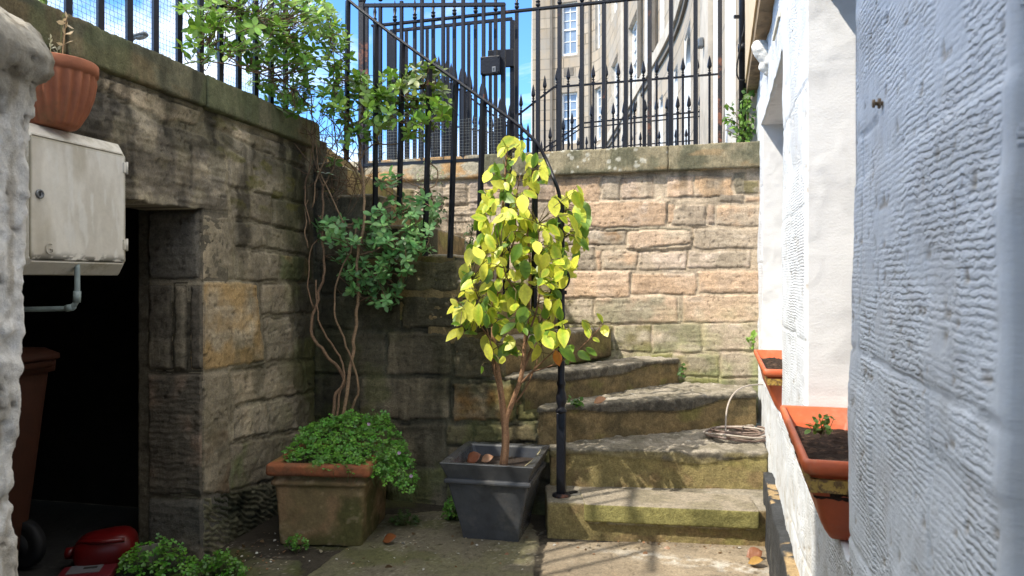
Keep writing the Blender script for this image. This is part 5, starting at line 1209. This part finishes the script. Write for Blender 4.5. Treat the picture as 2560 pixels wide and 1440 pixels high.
# ---- dried stalks in the half pot, small plants in the masonry
def stalks(name, label, cat, items, seed, mat='leaf', root_loc=None, group=None):
    root = thing(name, root_loc, label, cat, group); sm = MB(); lf = Leaves(); pr2 = leaf_proto(.22, 0, 2, .1, .2)
    for pts, r, c, nl, L_, cc in items:
        P_ = smoothpts(np.array([at(*q) for q in pts]), 4); sm.tube(P_, np.linspace(r, r * .5, len(P_)), 5, c)
        for i in range(nl):
            q = P_[int(RNG.integers(len(P_) // 3, len(P_)))]; lf.leaf(pr2, q, unit(rnd() * .6 + (0, 0, .8)), rnd(), L_ * RNG.uniform(.6, 1.2), cc)
    sm.build('stalks', M['bark'], root)
    if lf.n: lf.build('leaves', M['leaf'], root)
stalks('dried_plant', 'dry pale seed stalks and sparse weeds growing in the ribbed pot', 'plant', [
    ([(155, 150, 2.2), (160, 100, 2.2), (166, 45, 2.2)], .0022, (.42, .27, .15), 10, .030, (.52, .40, .24)), ([(150, 150, 2.2), (153, 90, 2.21), (156, 40, 2.21)], .0012, (.16, .18, .07), 2, .02, (.2, .22, .08)),
    ([(128, 138, 2.2), (126, 115, 2.2), (128, 90, 2.2)], .0014, (.38, .36, .2), 8, .016, (.50, .48, .34)), ([(142, 142, 2.2), (144, 125, 2.2)], .0012, (.3, .3, .15), 5, .016, (.5, .48, .36)), ([(178, 152, 2.2), (174, 120, 2.2)], .001, (.14, .17, .07), 4, .012, (.16, .2, .08))], 1, root_loc=tuple(at(150, 150, 2.2)))
def tuft(label, px, py, Y, n, rx, ry, sp, L_, tone, w=.2, drop=.4):
    root = thing('wall_plant', tuple(at(px, py, Y)), label, 'plant', 'plants rooted in the masonry'); lf = Leaves(); sm = MB(); pq = leaf_proto(w, 0, 2, .1, .25); b0 = at(px, py, Y + .02)
    for i in range(n):
        a, r = RNG.uniform(0, 6.283), math.sqrt(RNG.random()); q = at(px + rx * r * math.cos(a), py + ry * r * math.sin(a), Y + RNG.normal() * sp)
        lf.leaf(pq, q, unit(rnd() * .7 + np.array([0, -.4, -drop])), unit(rnd() * .5 + (0, -.6, .8)), L_ * RNG.uniform(.6, 1.2), np.array(tone) * RNG.uniform(.6, 1.3))
        if i % 5 == 0: sm.tube([b0, (b0 + q) / 2 + rnd() * .01, q], .0012, 4, (.12, .11, .05))
    lf.build('foliage', M['leaf'], root); sm.build('stalks', M['bark'], root)
tuft('ferny dark green tuft hanging on the back wall left of the camellia', 1078, 525, 4.95, 170, 36, 55, .05, .040, (.045, .085, .025))
tuft('small green tuft at the step edge behind the stair bars', 1178, 585, 4.7, 60, 24, 30, .04, .032, (.06, .11, .03))
tuft('weeds growing on the stair edge under the railing bars', 1165, 648, 4.2, 36, 30, 10, .05, .03, (.06, .12, .03))
tuft('pale trailing weed hanging from the coping below the iron gate', 1075, 440, 5.05, 80, 40, 40, .04, .022, (.28, .33, .17))
tuft('low weed in the corner of the third step by the newel', 1435, 1010, 3.90, 26, 18, 16, .02, .034, (.08, .18, .03), .35)
tuft('small weed at the back of the fourth step by the rubble wall', 1706, 925, 4.55, 22, 12, 18, .02, .03, (.07, .15, .03), .3)
root = thing('creeper', tuple(at(1860, 350, 4.95)), 'bright green creeper growing on the coping against the black downpipe', 'plant'); lf = Leaves(); sm = MB(); pq = leaf_proto(.26, 0, 3, .1, .25)
for cx, cy, rx, ry, n in ((1866, 290, 18, 55, 110), (1872, 240, 12, 25, 30), (1862, 340, 20, 14, 40), (1840, 300, 16, 30, 22), (1822, 262, 14, 8, 7), (1818, 298, 12, 8, 6), (1826, 330, 14, 10, 9)):
    for i in range(n):
        a, r = RNG.uniform(0, 6.283), math.sqrt(RNG.random()); q = at(cx + rx * r * math.cos(a), cy + ry * r * math.sin(a), 4.92 + RNG.normal() * .05)
        lf.leaf(pq, q, unit(rnd() * .7 + (-.2, -.3, -.5)), unit(rnd() * .5 + (-.3, -.5, .8)), RNG.uniform(.03, .055), np.array((.13, .25, .04)) * RNG.uniform(.5, 1.4))
for pts in (((1866, 350), (1850, 300), (1815, 258)), ((1866, 345), (1845, 310), (1812, 296)), ((1866, 350), (1842, 338), (1815, 325)), ((1868, 352), (1872, 290), (1868, 225))): sm.tube(smoothpts(np.array([at(*q, 4.92) for q in pts]), 4), .0028, 5, (.2, .13, .06))
lf.build('foliage', M['leaf'], root); sm.build('stalks', M['bark'], root)
tuft('sprig of light green leaves on the railing top at the far upper left', 95, 3, 2.75, 26, 22, 12, .04, .035, (.16, .25, .04), .35)

# ---- fallen leaves and crumbs
FL = leaf_proto(.42, 0, 4, .5, -.35)
def fallen(label, px, py, z, L_, c, d, nrm):
    t = (z - H) / ((HY - py) / F); p = at(px, py, t); lf = Leaves(); lf.leaf(FL, p - np.array(d) * L_ * .5 + (0, 0, .004), d, nrm, L_, np.array(c) * 1.2, c)
    me = lf.build('fallen_leaf', M['leaf'], loc=p); so = me.modifiers.new('thick', 'SOLIDIFY'); so.thickness = .0008
    tag(me, label, 'leaf', 'dead leaves lying about')
fallen('reddish curled dead leaf on the flagstones near the black plinth', 1884, 1390, .012, .070, (.30, .13, .07), (1, .3, .1), (.1, -.75, .65))
fallen('ochre dead leaf on the flagstones, just in front of a reddish one', 1890, 1412, .010, .062, (.42, .25, .07), (1, -.25, .05), (0, -.35, 1))
fallen('tan curled leaf on the tread of the third step', 1500, 1008, .545, .066, (.45, .22, .10), (1, .1, .1), (0, -.5, .9))
fallen('small brown leaf on the floor between the two planters', 975, 1354, .010, .065, (.26, .09, .03), (1, .15, .1), (0, -.5, .9))
fallen('crumpled russet leaf lying on the soil inside the charcoal planter', 1186, 1150, .322, .075, (.28, .10, .05), (.95, .1, .3), (0, -.8, .7))
fallen('paler brown leaf on the soil of the charcoal planter beside the trunk', 1218, 1153, .322, .06, (.36, .2, .12), (.95, .25, .1), (0, -.6, .8))
cr = MB(); qb = leaf_proto(.3, 0, 2, .2, .2)
lf = Leaves()
for i in range(300):
    if i < 150: x, y = RNG.uniform(-1.2, .1), RNG.uniform(3.05, 3.5)
    elif i < 230: x, y = RNG.uniform(.15, 1.15), RNG.normal() * .05 + 3.32
    elif i < 320: x = RNG.uniform(-1.35, -1.0); y = RNG.uniform(3.0, 3.35)
    else: x, y = RNG.uniform(.1, 1.1), RNG.uniform(3.02, 3.3)
    if x < LWx(y) + .02: continue
    c = [(.55, .53, .48), (.30, .16, .08), (.16, .10, .05), (.42, .36, .25)][int(RNG.integers(0, 4))]
    lf.leaf(qb, np.array([x, y, .006]), unit((RNG.normal(), RNG.normal(), .05)), unit(rnd() * .4 + (0, 0, 1)), RNG.uniform(.006, .018) if i % 9 else RNG.uniform(.02, .035), c)
tag(lf.build('leaf_litter', M['leaf']), 'crumbs of dead leaf and flaked paint scattered over the flagstones', 'litter', kind='stuff')
tw = MB()
for a, b in (((1205, 1352), (1100, 1318)), ((1060, 1318), (1098, 1320)), ((1355, 1118), (1318, 1160)), ((1345, 1110), (1290, 1158))):
    pass
mb = MB(); mb.tube(smoothpts([np.array([.135, 3.56, .375]), np.array([.10, 3.50, .352]), np.array([.06, 3.44, .335])], 3), .0022, 5); mb.tube([np.array([.14, 3.58, .38]), np.array([.075, 3.46, .33])], .0016, 5)
tag(mb.build('dry_stalk', pmat('straw', (.38, .34, .2), .8, .2), loc=(.1, 3.5, .35)), 'two dry straw stalks lying across the right corner of the charcoal planter', 'stalk')

# ---- street lamp
sl2 = thing('street_lamp', (-7.05, 13.6, ST), 'grey street lamp head on a thin arm seen through the netting at upper left', 'street lamp')
Yl = 13.6; mb = MB(); p0 = at(312, 130, Yl); mb.tube(smoothpts([np.array([p0[0], Yl, ST]), p0 - (0, 0, .6), p0, at(325, 103, Yl), at(338, 94, Yl)], 5), .032, 10); mb.build('pole', M['grey_metal'], sl2)
mb = MB(); mb.add(*sup(at(351, 88, Yl), [(.97, 0, .22), (0, 1, 0), (-.22, 0, .97)], .135, .10, .045)); mb.build('lamp_head', M['grey_metal'], sl2)
mb = MB(); mb.add(*sup(at(351, 90, Yl) - (0, 0, .02), [(.97, 0, .22), (0, 1, 0), (-.22, 0, .97)], .10, .08, .035)); mb.build('lamp_glass', pmat('lamp_glass', (.3, .32, .33), .2, .1), sl2)
# ================================================================== THE TERRACE BEYOND
ct = thing('terrace_building', (2.9, 15, ST), 'curving pale sandstone terrace with sash windows rising beyond the railings', 'building')
plan = smoothpts([(1.56, 5.0), (1.60, 5.3), (1.80, 6.5), (2.08, 8.2), (2.42, 9.8), (2.80, 12.6), (2.93, 16.5), (2.99, 20.0), (3.03, 23.0), (2.98, 24.6), (2.72, 25.4), (2.3, 25.8), (1.6, 26.05), (.73, 26.25)], 8)
plan = plan[:, :2]
seg = np.linalg.norm(np.diff(plan, axis=0), axis=1); S = np.concatenate([[0], np.cumsum(seg)])
def pt(s): return np.array([np.interp(s, S, plan[:, 0]), np.interp(s, S, plan[:, 1])])
def nrm(s):
    a, b = pt(max(s - .05, 0)), pt(min(s + .05, S[-1])); t = (b - a) / np.linalg.norm(b - a); return np.array([-t[1], t[0]])
def s_of(px):
    r_ = (px - CX) / F; v = plan[:, 0] - r_ * plan[:, 1]
    for i in range(len(v) - 1):
        if v[i] >= 0 > v[i + 1] or v[i] > 0 >= v[i + 1]:
            t = v[i] / (v[i] - v[i + 1]); return S[i] + t * seg[i]
    return None
def Wp(s, z, n=0.0):
    p = pt(s) + nrm(s) * n; return np.array([p[0], p[1], z])
m, nt, b = newmat('ashlar'); Lk = nt.links.new
uvn = nd(nt, 'ShaderNodeUVMap', uv_map='UVMap')
bk = nd(nt, 'ShaderNodeTexBrick'); bk.inputs['Scale'].default_value = 1.0; bk.inputs['Brick Width'].default_value = .85; bk.inputs['Row Height'].default_value = .36; bk.inputs['Mortar Size'].default_value = .022; bk.inputs['Mortar Smooth'].default_value = .3; bk.inputs['Bias'].default_value = 0
bk.inputs['Color1'].default_value = (.47, .385, .285, 1); bk.inputs['Color2'].default_value = (.36, .275, .18, 1); bk.inputs['Mortar'].default_value = (.17, .14, .10, 1)
Lk(uvn.outputs[0], bk.inputs['Vector'])
n1 = nd(nt, 'ShaderNodeTexNoise', Scale=1.2, Detail=6.0, Roughness=.65); Lk(uvn.outputs[0], n1.inputs['Vector'])
mr = nd(nt, 'ShaderNodeMapRange'); mr.inputs['From Min'].default_value = .35; mr.inputs['From Max'].default_value = .68; Lk(n1.outputs['Fac'], mr.inputs['Value'])
mx = nd(nt, 'ShaderNodeMix', data_type='RGBA'); Lk(mr.outputs[0], mx.inputs[0]); Lk(bk.outputs['Color'], mx.inputs[6]); mx.inputs[7].default_value = (.33, .30, .26, 1)
mp = nd(nt, 'ShaderNodeMapping'); mp.inputs['Scale'].default_value = (5, .5, 1); Lk(uvn.outputs[0], mp.inputs['Vector'])
n2 = nd(nt, 'ShaderNodeTexNoise', Scale=1.0, Detail=5.0, Roughness=.6); Lk(mp.outputs[0], n2.inputs['Vector'])
m2 = nd(nt, 'ShaderNodeMapRange'); m2.inputs['From Min'].default_value = .52; m2.inputs['From Max'].default_value = .75; m2.inputs['To Max'].default_value = .55; Lk(n2.outputs['Fac'], m2.inputs['Value'])
mx2 = nd(nt, 'ShaderNodeMix', data_type='RGBA'); Lk(m2.outputs[0], mx2.inputs[0]); Lk(mx.outputs[2], mx2.inputs[6]); mx2.inputs[7].default_value = (.20, .17, .13, 1)
Lk(mx2.outputs[2], b.inputs['Base Color']); b.inputs['Roughness'].default_value = .9
bp = nd(nt, 'ShaderNodeBump', Strength=.6, Distance=.01); Lk(n1.outputs['Fac'], bp.inputs['Height']); Lk(bp.outputs[0], b.inputs['Normal'])
M['ashlar'] = m
M['trim'] = pmat('dressed_stone', (.50, .445, .37), .85, .2, 3, .004, 20, col2=(.30, .27, .23), thr=(.5, .7), s2=2)
M['trim_dark'] = pmat('dark_stone', (.17, .15, .125), .9, .2, 4)
M['jamb_white'] = pmat('painted_reveal', (.74, .76, .78), .6, .08, 5)

def opening(pxa, pxb, zb, zt, arch=False, curtain=False, white=False, dark=False, inset=.16): 
    sa, sb = s_of(pxa), s_of(pxb); return dict(s0=min(sa, sb), s1=max(sa, sb), z0=zb, z1=zt, arch=arch, curtain=curtain, white=white, dark=dark, inset=inset)
ops = [opening(1403, 1443, 5.98, 7.78, curtain=True), opening(1403, 1443, 9.06, 10.95, curtain=True),
       opening(1486, 1502, 5.9, 7.7), opening(1528, 1544, 5.9, 7.7), opening(1571, 1592, 5.75, 7.62), opening(1612, 1622, 5.75, 7.6, white=True), opening(1650, 1660, 5.75, 7.6, white=True),
       opening(1488, 1500, 9.0, 10.9), opening(1528, 1543, 9.0, 10.9), opening(1571, 1590, 9.0, 10.9),
       opening(1648, 1657, 2.6, 4.75, True, white=True), opening(1684, 1694, 2.2, 4.85, True, white=True), opening(1711, 1726, 2.05, 4.95, True, white=True),
       opening(1744, 1759, 2.05, 4.7, dark=True, inset=.4), opening(1812, 1832, 2.9, 5.4, inset=.10)]
sb_ = sorted(set([0.0, S[-1]] + [v for o in ops for v in (o['s0'], o['s1'])] + list(np.arange(.4, S[-1], .45))))
zb_ = sorted(set([1.9, 2.05, 5.70, 13.0] + [v for o in ops for v in (o['z0'], o['z1'])] + list(np.arange(2.4, 13, .6))))
V, UVs, Fc = [], [], []
for s in sb_:
    for z in zb_: V.append(Wp(s, z)); UVs.append((s, z))
nz_ = len(zb_)
for i in range(len(sb_) - 1):
    for j in range(nz_ - 1):
        sm_, zm = (sb_[i] + sb_[i + 1]) / 2, (zb_[j] + zb_[j + 1]) / 2
        if any(o['s0'] < sm_ < o['s1'] and o['z0'] < zm < o['z1'] for o in ops): continue
        Fc.append([i * nz_ + j, (i + 1) * nz_ + j, (i + 1) * nz_ + j + 1, i * nz_ + j + 1])
mk('wall', np.array(V), Fc, M['ashlar'], ct, None, False, None, np.array(UVs))
def strip(name, s0, s1, z0, z1, n0, n1, mat, parent, step=.5):
    ss_ = np.unique(np.concatenate([np.arange(s0, s1, step), [s1]])); V_, F_ = [], []
    for s in ss_: V_ += [Wp(s, z0, n0), Wp(s, z0, n1), Wp(s, z1, n1), Wp(s, z1, n0)]
    for i in range(len(ss_) - 1):
        a = 4 * i
        for k in range(4): F_.append([a + k, a + (k + 1) % 4, a + 4 + (k + 1) % 4, a + 4 + k])
    F_ += [[0, 1, 2, 3][::-1], [len(V_) - 4 + k for k in range(4)]]
    return mk(name, V_, F_, mat, parent, None, False)
for o in ops:
    i_ = o['inset']; s0, s1, z0, z1 = o['s0'], o['s1'], o['z0'], o['z1']; mb = MB()
    for q in ([Wp(s0, z0), Wp(s0, z0, -i_), Wp(s0, z1, -i_), Wp(s0, z1)], [Wp(s1, z0), Wp(s1, z0, -i_), Wp(s1, z1, -i_), Wp(s1, z1)], [Wp(s0, z1), Wp(s0, z1, -i_), Wp(s1, z1, -i_), Wp(s1, z1)], [Wp(s0, z0), Wp(s0, z0, -i_), Wp(s1, z0, -i_), Wp(s1, z0)]): mb.add(q, [[0, 1, 2, 3]])
    w = mb.build('window' if not o['dark'] else 'doorway', M['jamb_white'] if o['white'] else M['trim'], ct, smooth=False)
    ds = s1 - s0; f = MB(); t = min(.07, ds * .12)
    def fb(a, b_, c, d, n0=-i_ - .02, n1=-i_ + .05):
        f.loft([[Wp(a, c, n0), Wp(b_, c, n0), Wp(b_, c, n1), Wp(a, c, n1)], [Wp(a, d, n0), Wp(b_, d, n0), Wp(b_, d, n1), Wp(a, d, n1)]])
    if o['dark']:
        mb = MB(); mb.add([Wp(s0, z0, -i_), Wp(s1, z0, -i_), Wp(s1, z1, -i_), Wp(s0, z1, -i_)], [[0, 1, 2, 3]]); mb.build('door_leaf', M['trim_dark'], w, smooth=False); continue
    fb(s0, s0 + t, z0, z1); fb(s1 - t, s1, z0, z1); fb(s0 + t, s1 - t, z0, z0 + .10, n1=-i_ + .08); fb(s0 + t, s1 - t, z1 - .07, z1)
    zm = (z0 + z1) / 2
    fb(s0 + t, s1 - t, zm - .03, zm + .03)
    for k in ((1,) if ds < 1.4 else (1, 2)): 
        sm_ = s0 + ds * k / (2 if ds < 1.4 else 3); fb(sm_ - .013, sm_ + .013, z0 + .10, z1 - .07, n1=-i_ + .03)
    for zz in (z0 + .10 + (zm - z0 - .1) * .5, zm + (z1 - zm) * .33, zm + (z1 - zm) * .66) if ds < 1.4 else (z0 + (zm - z0) * .36, z0 + (zm - z0) * .68, zm + (z1 - zm) * .33, zm + (z1 - zm) * .66): fb(s0 + t, s1 - t, zz - .012, zz + .012, n1=-i_ + .028)
    f.build('frame', M['white_paint'], w, smooth=False)
    g_ = MB(); g_.add([Wp(s0, z0, -i_), Wp(s1, z0, -i_), Wp(s1, z1, -i_), Wp(s0, z1, -i_)], [[0, 1, 2, 3]]); g_.build('pane', M['glass'], w, smooth=False)
    if o['curtain']:
        c_ = MB()
        for k in range(24):
            a, b_ = s0 + ds * k / 24, s0 + ds * (k + 1) / 24; zl = z0 + (z1 - z0) * (.24 + .06 * math.sin(k * 1.1) + .03 * math.sin(k * 2.7)); c_.add([Wp(a, zl, -i_ + .004 + .002 * (k % 2)), Wp(b_, zl, -i_ + .004 + .002 * ((k + 1) % 2)), Wp(b_, z1, -i_ + .004 + .002 * ((k + 1) % 2)), Wp(a, z1, -i_ + .004 + .002 * (k % 2))], [[0, 1, 2, 3]])
        c_.build('curtain', M['lace'], w, smooth=False)
    if o['arch']:
        A = MB(); n_ = 12; r_ = ds / 2; rz_ = min(.45, r_ * 1.0); cs_ = (s0 + s1) / 2
        pts = [(cs_ - r_ * math.cos(math.pi * k / n_), z1 - rz_ + rz_ * math.sin(math.pi * k / n_)) for k in range(n_ + 1)]
        for (a, za), (b_, zb2_) in zip(pts[:-1], pts[1:]): A.add([Wp(a, za, -.02), Wp(b_, zb2_, -.02), Wp(b_, z1 + .001, -.02), Wp(a, z1 + .001, -.02)], [[0, 1, 2, 3]])
        A.build('arch_spandrel', M['trim'], w, smooth=False)
sB = S[-1]
strip('string_course', s_of(1775), s_of(1484), 5.46, 5.70, 0, .10, M['trim'], ct)
strip('string_course', s_of(1775), s_of(1484), 5.34, 5.455, 0, .05, M['trim_dark'], ct)  # lower moulding in a darker stone colour
for px, w_ in ((1603, .20), (1640, .16), (1560, .22)):
    s = s_of(px); strip('pilaster', s - w_, s + w_, 2.0, 13.0, 0, .06, M['trim'], ct)
for px in (1608, 1645):
    s = s_of(px); strip('downpipe', s - .05, s + .05, 5.72, 13, .065, .13, M['trim_dark'], ct)
for px in (1379, 1478):
    s = s_of(px); strip('downpipe', s - .045, s + .045, 2.0, 13, .01, .09, M['trim_dark'], ct)
s = s_of(1422); strip('air_vent', s - .18, s + .18, 8.35, 8.62, .005, .02, M['trim_dark'], ct)
s0, s1 = s_of(1800), s_of(1777); strip('door_pilaster', min(s0, s1), max(s0, s1), 2.0, 6.0, 0, .10, M['trim'], ct)
for a, b_ in ((1806, 1802), (1840, 1834)):
    s0, s1 = s_of(a), s_of(b_); strip('white_jamb', min(s0, s1), max(s0, s1), 2.0, 6.0, 0, .06, M['jamb_white'], ct)
# flank and back so that it is a solid block
e = plan[-1]; mb = MB(); a0 = plan[0]
for p, q in ((e, (e[0] + .3, 40.0)), ((e[0] + .3, 40.0), (14, 40)), ((14, 40), (14, a0[1])), ((14, a0[1]), a0)): mb.add([(*p[:2], 1.9), (*q[:2], 1.9), (*q[:2], 13), (*p[:2], 13)], [[0, 1, 2, 3]])
mb.build('flank_wall', M['trim'], ct, smooth=False)
mb = MB(); V_ = [(*p, 13.0) for p in plan] + [(e[0] + .3, 40.0, 13.0), (14, 40, 13.0), (14, a0[1], 13.0)]; mb.add(V_, [list(range(len(V_)))]); mb.build('roof', M['trim_dark'], ct, smooth=False)
# key safe, black downpipe and cable near the door
s = s_of(1789); zk = H + (HY - 106) / F * pt(s)[1]
ks = thing('key_safe', tuple(Wp(s, zk, .10)), 'small grey key safe fixed to the stone beside the house door', 'key safe')
tw_ = np.array([*(pt(s + .05) - pt(s - .05)), 0]); tw_ /= np.linalg.norm(tw_); nn = np.array([*nrm(s), 0])
MB().box(Wp(s, zk, .13), (.085, .05, .085), (tw_, nn, (0, 0, 1)), bev=.012).build('body', M['grey_metal'], ks, smooth=False)
MB().box(Wp(s, zk - .012, .157), (.055, .008, .045), (tw_, nn, (0, 0, 1)), bev=.003).build('shutter', pmat('dark_rubber_cover', (.05, .055, .06), .5), ks, smooth=False)
Yd = 5.02; dp = MB(); xd = (1857 - CX) / F * Yd
dp.tube([np.array([xd, Yd, 1.95]), np.array([xd, Yd, 4.6])], .026, 12)
for zz in (2.75, 3.6): dp.tube([np.array([xd, Yd, zz]), np.array([xd, Yd, zz + .05])], .034, 12)
d_ = thing('downpipe', (xd, Yd, 1.95), 'black cast-iron downpipe rising from the coping beside the green creeper', 'downpipe')
dp.build('pipe', M['iron'], d_)
mb = MB(); mb.box((xd + .01, Yd, at(0, 42, Yd)[2]), (.14, .02, .02)); mb.build('bracket', M['iron'], d_, smooth=False)
cbm = MB(); cbm.tube(smoothpts([at(1872, -40, 4.95), at(1866, 40, 4.95), at(1850, 120, 4.95), at(1842, 170, 4.95), at(1846, 196, 4.95), at(1862, 200, 4.93), at(1884, 180, 4.9), at(1900, 168, 4.9)], 6), .0055, 6)
tag(cbm.build('cable', M['rubber'], loc=at(1850, 120, 4.95)), 'loose black cable looping beside the downpipe', 'cable')

# ================================================================== LIGHT, SKY, CAMERA
Lv = np.array([.85, .50, -1.15])
el = math.atan2(1.15, math.hypot(.85, .50)); az = math.atan2(-.85, -.50)
sun = bpy.data.lights.new('sun', 'SUN'); sun.energy = 2.6; sun.angle = R(.5); sun.color = (1.0, .92, .79)
so = bpy.data.objects.new('sun', sun); COL.objects.link(so); so.rotation_euler = Vector(Lv).to_track_quat('-Z', 'Y').to_euler(); so.location = (-6, -2, 8)
wd = bpy.data.worlds.new('World'); scene.world = wd; wd.use_nodes = True; nt = wd.node_tree; Lk = nt.links.new; bg = nt.nodes['Background']
sk = nd(nt, 'ShaderNodeTexSky', sky_type='NISHITA'); sk.sun_disc = False; sk.sun_elevation = el; sk.sun_rotation = az; sk.air_density = 1.0; sk.dust_density = .2; sk.ozone_density = 5.0
tc = nd(nt, 'ShaderNodeTexCoord'); mp = nd(nt, 'ShaderNodeMapping'); mp.inputs['Scale'].default_value = (2.2, 2.2, 5.0); mp.inputs['Location'].default_value = (.35, .2, .1); Lk(tc.outputs['Generated'], mp.inputs['Vector'])
cn = nd(nt, 'ShaderNodeTexNoise', Scale=1.6, Detail=7.0, Roughness=.6, Distortion=.4); Lk(mp.outputs[0], cn.inputs['Vector'])
cm_ = nd(nt, 'ShaderNodeMapRange'); cm_.inputs['From Min'].default_value = .50; cm_.inputs['From Max'].default_value = .72; cm_.inputs['To Max'].default_value = .9; Lk(cn.outputs['Fac'], cm_.inputs['Value'])
mxs = nd(nt, 'ShaderNodeMix', data_type='RGBA'); sz = nd(nt, 'ShaderNodeSeparateXYZ'); Lk(tc.outputs['Generated'], sz.inputs[0])
hz_ = nd(nt, 'ShaderNodeMapRange'); hz_.inputs['From Min'].default_value = .36; hz_.inputs['From Max'].default_value = .62; hz_.inputs['To Max'].default_value = .95; Lk(sz.outputs['Z'], hz_.inputs['Value'])  # cloud cover added above the view to whiten the fill light
mxc = nd(nt, 'ShaderNodeMath', operation='MAXIMUM'); Lk(cm_.outputs[0], mxc.inputs[0]); Lk(hz_.outputs[0], mxc.inputs[1]); Lk(mxc.outputs[0], mxs.inputs[0]); tn = nd(nt, 'ShaderNodeVectorMath', operation='MULTIPLY'); Lk(sk.outputs[0], tn.inputs[0]); tn.inputs[1].default_value = (.53, .80, 1.04); Lk(tn.outputs[0], mxs.inputs[6]); mxs.inputs[7].default_value = (6.6, 6.6, 6.5, 1)
Lk(mxs.outputs[2], bg.inputs['Color']); bg.inputs['Strength'].default_value = .15
cam = bpy.data.cameras.new('camera'); co = bpy.data.objects.new('camera', cam); COL.objects.link(co); scene.camera = co
co.location = (0, 0, H); co.rotation_euler = (R(90), 0, 0); cam.sensor_width = 36; cam.lens = 36 * F / 2560; cam.shift_y = -20 / 2560
cam.clip_start = .02; cam.clip_end = 500; cam.dof.use_dof = True; cam.dof.focus_distance = 3.7; cam.dof.aperture_fstop = 9
scene.view_settings.view_transform = 'Standard'; scene.view_settings.look = 'None'; scene.view_settings.exposure = 1.3; scene.view_settings.gamma = 1.0
scene.cycles.max_bounces = 8; scene.cycles.diffuse_bounces = 5
